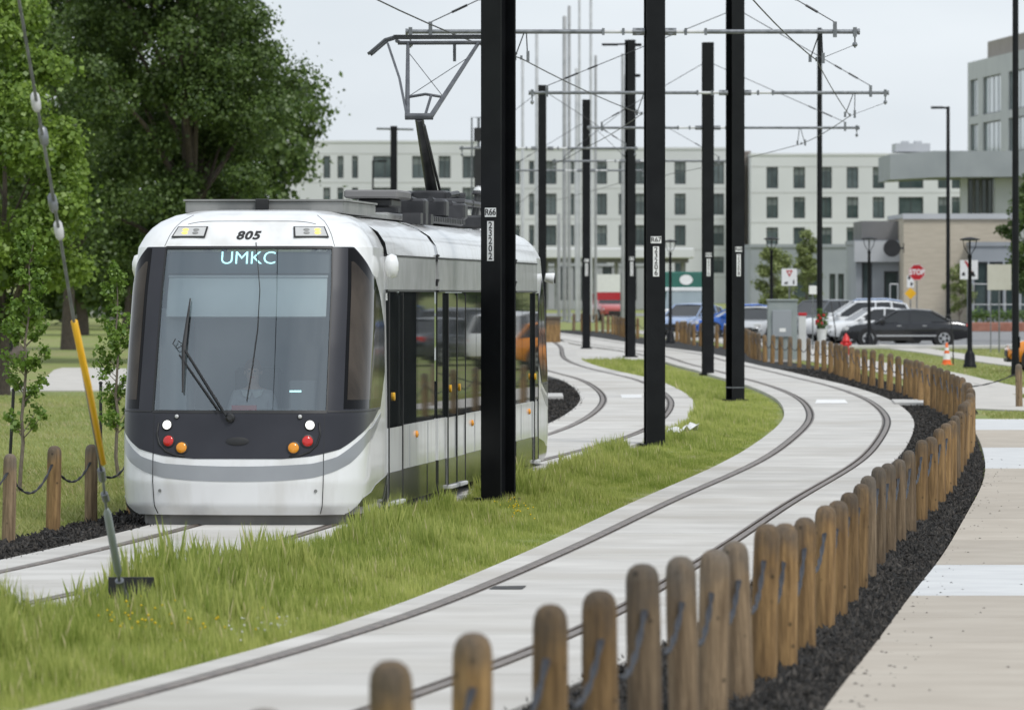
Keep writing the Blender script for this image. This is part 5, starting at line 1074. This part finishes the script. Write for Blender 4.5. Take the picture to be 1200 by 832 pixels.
MB().tube([(0, 0, 0), (0, 0, ZP(138, Ys))], .07, 10).tube([(-.32, 0, ZP(250, Ys)), (-.32, 0, ZP(138, Ys)), (.3, 0, ZP(138, Ys))], .04, 8).build('mast', 'galv', sm); MB().bbox(-.22, .22, -.15, .15, ZP(166, Ys), ZP(150, Ys), .02).bbox(-.2, .25, -.15, .15, ZP(245, Ys), ZP(172, Ys), .02).build('signal_box', 'dark_trim', sm)
MB().lathe([(.02, -.3), (.2, -.22), (.28, 0), (.2, .22), (.02, .3)], 14, MX((0, -.35, ZP(226, Ys)))).build('dome', 'porcelain', sm, 60)
def sign_post(name, label, x, Y, ytop, ybot, panels):
    g0 = float(gz(Y)); root = thing(name, label, 'sign', (XP(x, Y), Y, g0)); MB().tube([(0, .03, 0), (0, .03, ZP(ytop, Y)-g0)], .028, 8).build('post', 'galv', root)
    for f in panels: f(root, lambda y: ZP(y, Y)-g0, Y/F)
    return root
def p_stop(root, Z, k):
    r = 10.2*k; c = Z(319.3); o = MB().lathe([(r, -.006), (r, .006)], 8, MX((0, -.01, c), rx=R_(90)) @ Matrix.Rotation(R_(22.5), 4, 'Z')).build('sign_face', 'stop_red', root)
    rim = MB(); pts = [(r*.95*math.cos(R_(22.5+45*i)), -.02, c+r*.95*math.sin(R_(22.5+45*i))) for i in range(9)]; rim.tube(pts, r*.03, 5).build('border', 'label_white', o)
    text('lettering', 'STOP', r*.82, 'label_white', o, MX((0, -.019, c), rx=R_(90)) @ Matrix.Diagonal((.86, 1, 1, 1)), .002, bold=.012)
sign_post('stop_sign', 'red octagonal stop sign before the beige brick wall', 1074.5, 297, 311, 0, [p_stop])
def p_diamond(root, Z, k):
    r = 7.0*k; c = Z(344); MB().lathe([(r, -.006), (r, .006)], 4, MX((0, -.01, c), rx=R_(90))).build('diamond_face', 'sign_yellow', root)
    MB().box(-4*k, 4*k, -.012, 0, Z(337), Z(323)).build('arrow_face', 'label_white', root); MB().lathe([(1.9*k, 0), (1.9*k, .004)], 14, MX((-1.5*k, -.012, Z(325.5)), rx=R_(90)) @ Matrix.Diagonal((.8, 1.4, 1, 1))).build('symbol', 'label_ink', root); MB().lathe([(1.7*k, 0), (1.7*k, .004)], 14, MX((1.2*k, -.012, Z(333)), rx=R_(90)) @ Matrix.Diagonal((.8, 1.4, 1, 1))).build('symbol', 'label_ink', root)
sign_post('warning_sign', 'yellow diamond warning sign below a small white arrow sign', 1067, 300, 324, 0, [p_diamond])
def p_yield(root, Z, k):
    o = MB().box(-9*k, 9*k, -.015, 0, Z(335), Z(315)).build('sign_face', 'label_white', root); MB().prism([(-4*k, Z(317)), (4*k, Z(317)), (0, Z(325))], -.022, -.016).build('red_triangle', 'stop_red', o); MB().prism([(-1.6*k, Z(318.5)), (1.6*k, Z(318.5)), (0, Z(322))], -.026, -.0225).build('triangle_centre', 'label_white', o)
    MB().prism([(-6*k, Z(333)), (-2*k, Z(333)), (-2*k, Z(330)), (-6*k, Z(331.5))], -.022, -.016).build('symbol', 'label_ink', o); MB().prism([(4*k, Z(333)), (6*k, Z(333)), (6*k, Z(328)), (4.6*k, Z(328))], -.022, -.016).build('symbol', 'label_ink', o)
sign_post('yield_sign', 'white square sign with a red triangle above the grey cabinet', 925, 270, 315, 0, [p_yield])
def p_ban(root, Z, k):
    o = MB().box(-9*k, 12*k, -.015, 0, Z(327.5), Z(305)).build('sign_face', 'label_white', root); MB().prism([(-4*k, Z(306)), (-1.5*k, Z(306)), (6*k, Z(320)), (3.5*k, Z(320))], -.022, -.016).build('red_bar', 'stop_red', o)
    MB().prism([(-7*k, Z(323)), (-3*k, Z(323)), (-3.5*k, Z(319)), (-6*k, Z(319.5))], -.022, -.016).prism([(4*k, Z(324)), (9*k, Z(324)), (7*k, Z(318)), (4.5*k, Z(319))], -.022, -.016).build('symbol', 'label_ink', o)
sign_post('traffic_sign', 'white square sign with a red bar behind the lamp by the cone', 1134, 262, 305, 0, [p_ban])
def p_back(root, Z, k): MB().bbox(-14*k, 14*k, -.02, 0, Z(340), Z(310), .005).build('sign_face', 'sign_back', root); MB().tube([(-10*k, .02, 0), (-10*k, .02, Z(311))], .02, 8).build('brace_post', 'galv', root)
sign_post('blank_sign', 'large blank beige sign panel on thin posts by the tall dark pole', 1171, 232, 311, 0, [p_back])
def p_small(root, Z, k): MB().bbox(-4.5*k, 4.5*k, -.02, 0, Z(345), Z(335), .004).build('sign_face', 'label_white', root)
sign_post('small_sign', 'small plain white plate on a thin post beside the slim dark pole', 952.5, 240, 334, 0, [p_small])
# grey cabinet
Yc = 206.; g0 = float(gz(Yc)); cb = thing('utility_cabinet', 'tall grey metal utility cabinet behind the winding fence', 'cabinet', (XP(917, Yc), Yc, g0)); w = 17.2*Yc/F; h = ZP(353, Yc)-g0
MB().bbox(-w, w, 0, .6, .10, h, .015).build('case', 'cabinet', cb); MB().bbox(-w-.03, w+.03, -.04, .64, h+.002, h+.06, .012).build('lid', 'cabinet', cb); MB().box(-w-.08, w+.08, -.06, .66, -.1, .098).build('plinth', 'kerb', cb)
dr = MB().bbox(-w*.70, w*.60, -.06, -.003, h*.42, h*.85, .01).build('meter_door', 'bgrey', cb); MB().box(-.10, .10, -.066, -.061, h*.50, h*.56).build('label', 'label_white', dr); MB().tube([(0, -.05, .12), (0, -.05, h*.42)], .025, 8).build('conduit', 'galv', cb)
pdl = thing('utility_pedestal', 'white utility pedestal with a red cap beside the grey cabinet', 'pedestal', at(940, 210)); MB().bbox(-.12, .12, -.1, .1, 0, 1.45, .015).build('case', 'walk_grey', pdl); MB().bbox(-.13, .15, -.11, .11, 1.452, 1.55, .02).build('cap', 'stop_red', pdl)
pv = thing('flower_planter', 'tall white planter holding leafy red flowers', 'planter', at(963, 214)); MB().lathe([(.11, 0), (.13, .05), (.12, .5), (.17, .95), (.19, 1.0), (.17, 1.0)], 14).build('pot', 'porcelain', pv, 40)
V, Fc, t = leaf_cloud([(0, 0, 1.22), (.08, 0, 1.4), (-.1, 0, 1.35), (.1, -.05, 1.15), (-.05, 0, 1.6)], np.array([.2, .15, .15, .14, .1]), 420, .07); link('foliage', npmesh('foliage', V, Fc, 'leaf_mid', t), pv)
mb = MB()
for i in range(9): mb.lathe([(.01, -.04), (.05, -.01), (.045, .03), (.01, .05)], 8, MX((random.uniform(-.2, .25), random.uniform(-.15, 0), random.uniform(1.15, 1.45))))
mb.build('flowers', 'stop_red', pv)
def rod(label, x, Y, ytop, dx, hook=False):
    g0 = float(gz(Y)); k = Y/F; H = ZP(ytop, Y)-g0; pts = [(0, 0, -.1), (dx*k*.0, 0, H*.5), (dx*k, 0, H)]
    if hook: pts += [(dx*k-.05, 0, H+.08), (dx*k-.14, 0, H+.05), (dx*k-.15, 0, H-.06)]
    tag(MB().tube(pts, .02, 7).build('garden_rod', 'dark_trim', None, 'all', (XP(x, Y), Y, g0)), label, 'rod')
rod('thin leaning black rod beside the flower planter', 979, 214, 354, -5); rod('black hooked rod stuck in the grass beside the orange cone', 1117, 200, 372, -3, True)
# hydrant
hy = thing('fire_hydrant', 'red fire hydrant on the grass before the black sedan', 'hydrant', at(991.5, 224)); MB().lathe([(.16, -.05), (.16, .05), (.115, .07), (.11, .46), (.14, .48), (.14, .52), (.12, .54), (.10, .64), (.05, .70), (.03, .76)], 16).build('barrel', 'red_paint', hy, 40)
for s in (-1, 1): MB().lathe([(.065, 0), (.065, .07), (.045, .09)], 12, MX((s*.10, 0, .40), ry=R_(90*s))).build('outlet', 'red_paint', hy, 40)
MB().lathe([(.08, 0), (.08, .08), (.055, .1)], 12, MX((0, -.10, .36), rx=R_(90))).build('outlet', 'red_paint', hy, 40)
# cone
cn_ = thing('traffic_cone', 'orange traffic cone with white bands on the grass', 'cone', at(1109.5, 200)); MB().bbox(-.19, .19, -.19, .19, 0, .03, .008).build('base', 'cone_orange', cn_); MB().lathe([(.145, .03), (.12, .17)], 16).build('cone', 'cone_orange', cn_, 40); MB().lathe([(.12, .171), (.085, .36)], 16).build('white_band', 'label_white', cn_, 40); MB().lathe([(.085, .361), (.07, .45)], 16).build('cone', 'cone_orange', cn_, 40); MB().lathe([(.07, .451), (.055, .54)], 16).build('white_band', 'label_white', cn_, 40); MB().lathe([(.055, .541), (.03, .68), (.02, .69)], 16).build('cone', 'cone_orange', cn_, 40)
# station planter box, litter, black box on brick base
Yq = 262.; pq = thing('planter_box', 'brown wooden planter box on the station paving behind the streetcar', 'planter', at(648, Yq)); MB().bbox(-.3, .30, 0, .9, 0, ZP(374, Yq), .02).build('box', 'wood', pq); MB().bbox(-.33, .33, -.03, .93, ZP(374, Yq)+.002, ZP(372, Yq)+.03, .01).build('rim', 'wood_old', pq)
X, Y = G(800, 516); lt = MB(); rg = random.Random(4); pts = []
for i in range(6):
    for j in range(9): pts.append((-.26+j*.065+rg.uniform(-.02, .02), -.08+i*.035, .10+.05*math.sin(j*1.7+i)+rg.uniform(0, .05)+(.05 if j > 4 else -.02)))
lt.add(pts, [(i*9+j, i*9+j+1, (i+1)*9+j+1, (i+1)*9+j) for i in range(5) for j in range(8)])
o = lt.build('plastic_bag', 'label_white', None, 'all', (X, Y, float(gz(Y))+.06)); tag(o, 'crumpled white plastic bag lying in the median grass', 'litter')
sd = o.modifiers.new('thick', 'SOLIDIFY'); sd.thickness = .006
Yk = 210.; bb = thing('memorial_stand', 'black box on a brick base beside a pale boulder at the lawn edge', 'monument', at(-4, Yk)); MB().bbox(-.55, .52, -.3, .3, ZP(412.5, Yk), ZP(389, Yk), .03).build('box', 'dark_trim', bb); MB().bbox(-.45, .43, -.25, .25, -.1, ZP(413, Yk), .02).build('brick_base', 'brick_red', bb)
rg = random.Random(9); bo = MB(); secs = []
for i in range(7):
    f = math.sin(PI*(i+.5)/7); secs.append([(f*.42*math.cos(a)*(1+.2*rg.random()), f*.3*math.sin(a)*(1+.2*rg.random()), -.08+.62*i/6) for a in np.linspace(0, 2*PI, 10, endpoint=False)])
o = bo.loft(secs).build('boulder', 'rock', None, 'all', at(17, Yk)); tag(o, 'pale brown boulder beside the black box on the lawn', 'boulder')
# railing before the shops
rl = thing('railing', 'thin white railing along the shops behind the lot', 'railing', (0, 330, 0)); Yl = 330.
for x in (1043, 1052, 1141, 1160, 1178, 1196, 1214): MB().tube([(XP(x, Yl), 0, 0), (XP(x, Yl), 0, ZP(333, Yl))], .03, 6).build('rail_post', 'steel_pale', rl)
for y in (333, 357): MB().tube([(XP(1141, Yl), 0, ZP(y, Yl)), (XP(1214, Yl), 0, ZP(y, Yl))], .025, 6).build('rail_bar', 'steel_pale', rl)
MB().tube([(XP(1043, Yl), 0, ZP(333, Yl)), (XP(1052, Yl), 0, ZP(333, Yl))], .03, 6).build('rail_bar', 'steel_pale', rl)

# ------------------------------------------------------------------ grass, flowers, mulch chips
def blades(n, Yr, Xfun, hfun, wd, m, name, seed, lean=.35, flt=None):
    rg = np.random.default_rng(seed); Y = Yr(rg, n); u = rg.random(n); X = Xfun(Y, u); h = hfun(rg, X, Y, n, u)
    a = rg.uniform(0, 2*np.pi, n); ln = h*lean*rg.random(n)**1.2*1.3; dx, dy = np.cos(a)*ln, np.sin(a)*ln; b_ = rg.uniform(-.6, .6, n); wx_, wy_ = np.cos(b_)*wd*.5, np.sin(b_)*wd*.5; s = .7+.6*rg.random(n); wx_ *= s; wy_ *= s
    z = gz(Y)-.01
    if flt is not None:
        ok = flt(X, Y); X, Y, h, dx, dy, wx_, wy_, z = (q[ok] for q in (X, Y, h, dx, dy, wx_, wy_, z)); n = len(X)
    V = np.stack([np.c_[X-wx_, Y-wy_, z], np.c_[X+wx_, Y+wy_, z], np.c_[X+dx*.35+wx_*.8, Y+dy*.35+wy_*.8, z+h*.6], np.c_[X+dx, Y+dy, z+h]], 1).reshape(-1, 3)
    k = np.arange(n)[:, None]*4; Fc = np.concatenate([k+np.array([[0, 1, 2]]), k+np.array([[0, 2, 3]])])
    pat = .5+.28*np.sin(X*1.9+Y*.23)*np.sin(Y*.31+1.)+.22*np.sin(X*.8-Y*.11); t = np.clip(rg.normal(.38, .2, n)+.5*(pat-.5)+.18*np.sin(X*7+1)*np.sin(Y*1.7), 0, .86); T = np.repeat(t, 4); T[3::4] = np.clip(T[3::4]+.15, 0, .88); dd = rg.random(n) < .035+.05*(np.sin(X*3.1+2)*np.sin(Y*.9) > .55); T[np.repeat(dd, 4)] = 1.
    o = link(name, npmesh(name, V, Fc, m, T)); o['kind'] = 'stuff'; return o
def med_X(Y, u):
    lo = cL(Y)+1.20; hi = cR(Y)-1.20+np.interp(Y, [44, 95], [.21, 0]); return lo+(hi-lo)*u
def med_h(rg, X, Y, n, u):
    clr = np.clip(np.hypot((X-ax_)*2.2, (Y-ay_+.8)*.55), .35, 1)
    for qx, qY in ((584, 78.6), (767, 104.3), (861.5, 141.8), (829.5, 179.3)): clr = np.where((np.abs(X-XP(qx, qY)) < .5) & (Y > qY-7) & (Y < qY+1), clr*.5, clr)
    e = np.clip(np.minimum(u, 1-u)*9, .30, 1); e = np.where(u < .5, np.clip(e, .8, 1), e); sh = np.clip(1.6-1.3*u, .42, 1.5); cl = .7+.45*(np.sin(X*5.3+Y*1.1)*np.sin(Y*2.3-X*2)); return clr*sh*cl*(.10+.27*rg.random(n)**1.5)*e*(.75+.35*np.sin(X*2.3+Y*.4)*np.sin(Y*.17)+.1)*np.interp(Y, [40, 55, 68, 90, 130, 210], [1.2, 1.1, .84, .72, .62, .5])
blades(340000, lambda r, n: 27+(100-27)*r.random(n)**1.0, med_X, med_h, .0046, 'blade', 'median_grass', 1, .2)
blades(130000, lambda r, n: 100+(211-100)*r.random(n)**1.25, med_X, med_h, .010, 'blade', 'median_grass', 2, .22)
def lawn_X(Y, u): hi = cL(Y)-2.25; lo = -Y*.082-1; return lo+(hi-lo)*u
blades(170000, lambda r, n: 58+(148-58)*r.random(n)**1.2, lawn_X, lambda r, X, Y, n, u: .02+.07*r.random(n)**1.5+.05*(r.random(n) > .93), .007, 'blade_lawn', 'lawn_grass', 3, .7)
def verge_ok(X, Y):
    px = 600+F*X/Y; py = YH+F*(CZ-gz(Y))/Y; off = X-cF(Y)
    on_path = (py < 484) & (py > np.interp(px, [1135, 1165, 1210, 1300], [448, 454, 471, 490]))
    on_kerb = (py < np.interp(px, [1030, 1080, 1140, 1260], [409, 415, 425, 441])) & (py > np.interp(px, [1030, 1080, 1140, 1260], [403, 407, 416, 430]))
    return ~(on_path | on_kerb | ((Y > 149) & (off > 1.4) & (off < 3.7)) | (off < .85))
def right_X(Y, u): lo = np.maximum(cF(Y)+.85, np.where(Y < 122, cW(np.minimum(Y, 116))+3.3, 0)); return lo+(np.maximum(Y*.085, lo+.5)-lo)*u
blades(40000, lambda r, n: 116+(245-116)*r.random(n), right_X, lambda r, X, Y, n, u: .03+.06*r.random(n), .02, 'blade_lawn', 'verge_grass', 4, .7, verge_ok)
# small wildflowers in the median
def flowers(px, n, sx_, sy_, h, m, name, seed):
    rg = np.random.default_rng(seed); V = []; Fc = []; T = []
    for (x, y) in px:
        X0, Y0 = G(x, y)
        for i in range(n):
            c = np.array([X0+rg.normal(0, sx_), Y0+rg.normal(0, sy_), 0]); c[2] = gz(c[1])+h*(.6+.6*rg.random()); r = .006+.006*rg.random(); k = len(V)
            V += [c+np.array(d)*r for d in ((1, 0, 0), (0, 0, 1), (-1, 0, 0), (0, 0, -1), (0, -.8, .2), (0, .8, .2))]
            Fc += [(k, k+1, k+4), (k+1, k+2, k+4), (k+2, k+3, k+4), (k+3, k, k+4), (k+1, k, k+5), (k+2, k+1, k+5), (k+3, k+2, k+5), (k, k+3, k+5)]; T += [rg.random()]*6
    o = link(name, npmesh(name, np.array(V), np.array(Fc), m, T)); o['kind'] = 'stuff'
flowers([(165, 752), (180, 757), (150, 745), (245, 763)], 13, .16, .9, .2, 'flower_yellow', 'yellow_wildflowers', 5); flowers([(603, 616), (606, 620)], 18, .1, .7, .25, 'flower_yellow', 'yellow_wildflowers', 6)
flowers([(300, 743), (325, 742), (335, 746), (285, 754)], 8, .1, .6, .1, 'flower_white', 'white_clover', 7)
# mulch chips
def chips(rows, n, ymin, ymax, name, seed, stray=0):
    rg = np.random.default_rng(seed); R0 = np.array(rows); Yc_ = R0[:, 1, 1]; sel = np.where((Yc_ > ymin) & (Yc_ < ymax))[0]; wts = 1/np.maximum(Yc_[sel], 20); i = rg.choice(sel[:-1], n, p=wts[:-1]/wts[:-1].sum()); t = rg.random(n); u = rg.random(n)
    a = R0[i]*(1-t[:, None, None])+R0[i+1]*t[:, None, None]; u2 = u*2; p = np.where(u2[:, None] < 1, a[:, 0]*(1-u2[:, None])+a[:, 1]*u2[:, None], a[:, 1]*(2-u2[:, None])+a[:, 2]*(u2[:, None]-1))
    X, Y = p[:, 0], p[:, 1]; z = gz(Y)+.022+.025*rg.random(n); s = .016+.03*rg.random(n); ax = rg.normal(size=(n, 3)); ax /= np.linalg.norm(ax, axis=1)[:, None]; b_ = np.cross(ax, rg.normal(size=(n, 3))); b_ /= np.linalg.norm(b_, axis=1)[:, None]; c = np.cross(ax, b_)
    o = np.c_[X, Y, z]; V = np.stack([o+ax*s[:, None]*1.5, o-ax*s[:, None]*1.5, o+b_*s[:, None]*.6, o-b_*s[:, None]*.6, o+c*s[:, None]*.3, o-c*s[:, None]*.3], 1).reshape(-1, 3); k = np.arange(n)[:, None]*6
    Fc = np.concatenate([k+np.array([f]) for f in ((0, 2, 4), (2, 1, 4), (1, 3, 4), (3, 0, 4), (2, 0, 5), (1, 2, 5), (3, 1, 5), (0, 3, 5))]); q = link(name, npmesh(name, V, Fc, 'mulch_chip')); q['kind'] = 'stuff'
chips(rows_r, 42000, 24, 190, 'mulch_chips', 1); chips(rows_l, 14000, 48, 170, 'mulch_chips', 2)
# chips kicked onto the sidewalk
rg = np.random.default_rng(12); rs3 = []
n = 240; Y = 26+70*rg.random(n)**1.3; X = cW(Y)+.02+np.abs(rg.normal(0, .22, n)); far_ = rg.random(n) > .8; X = np.where(far_, cW(Y)+rg.random(n)*2.2, X); s = (.006+.014*rg.random(n))[:, None]; a = rg.uniform(0, 6.28, n); ax = np.c_[np.cos(a), np.sin(a), np.zeros(n)]*s; b_ = np.c_[-np.sin(a), np.cos(a), np.zeros(n)]*s*.45; o = np.c_[X, Y, gz(Y)+.052]; up = np.array([0, 0, 1.])*s*.4
V = np.stack([o+ax, o+b_, o-ax, o-b_, o+up], 1).reshape(-1, 3); k = np.arange(n)[:, None]*5; Fc = np.concatenate([k+np.array([f]) for f in ((0, 1, 4), (1, 2, 4), (2, 3, 4), (3, 0, 4))]); q = link('mulch_crumbs', npmesh('mulch_crumbs', V, Fc, 'mulch_chip')); q['kind'] = 'stuff'
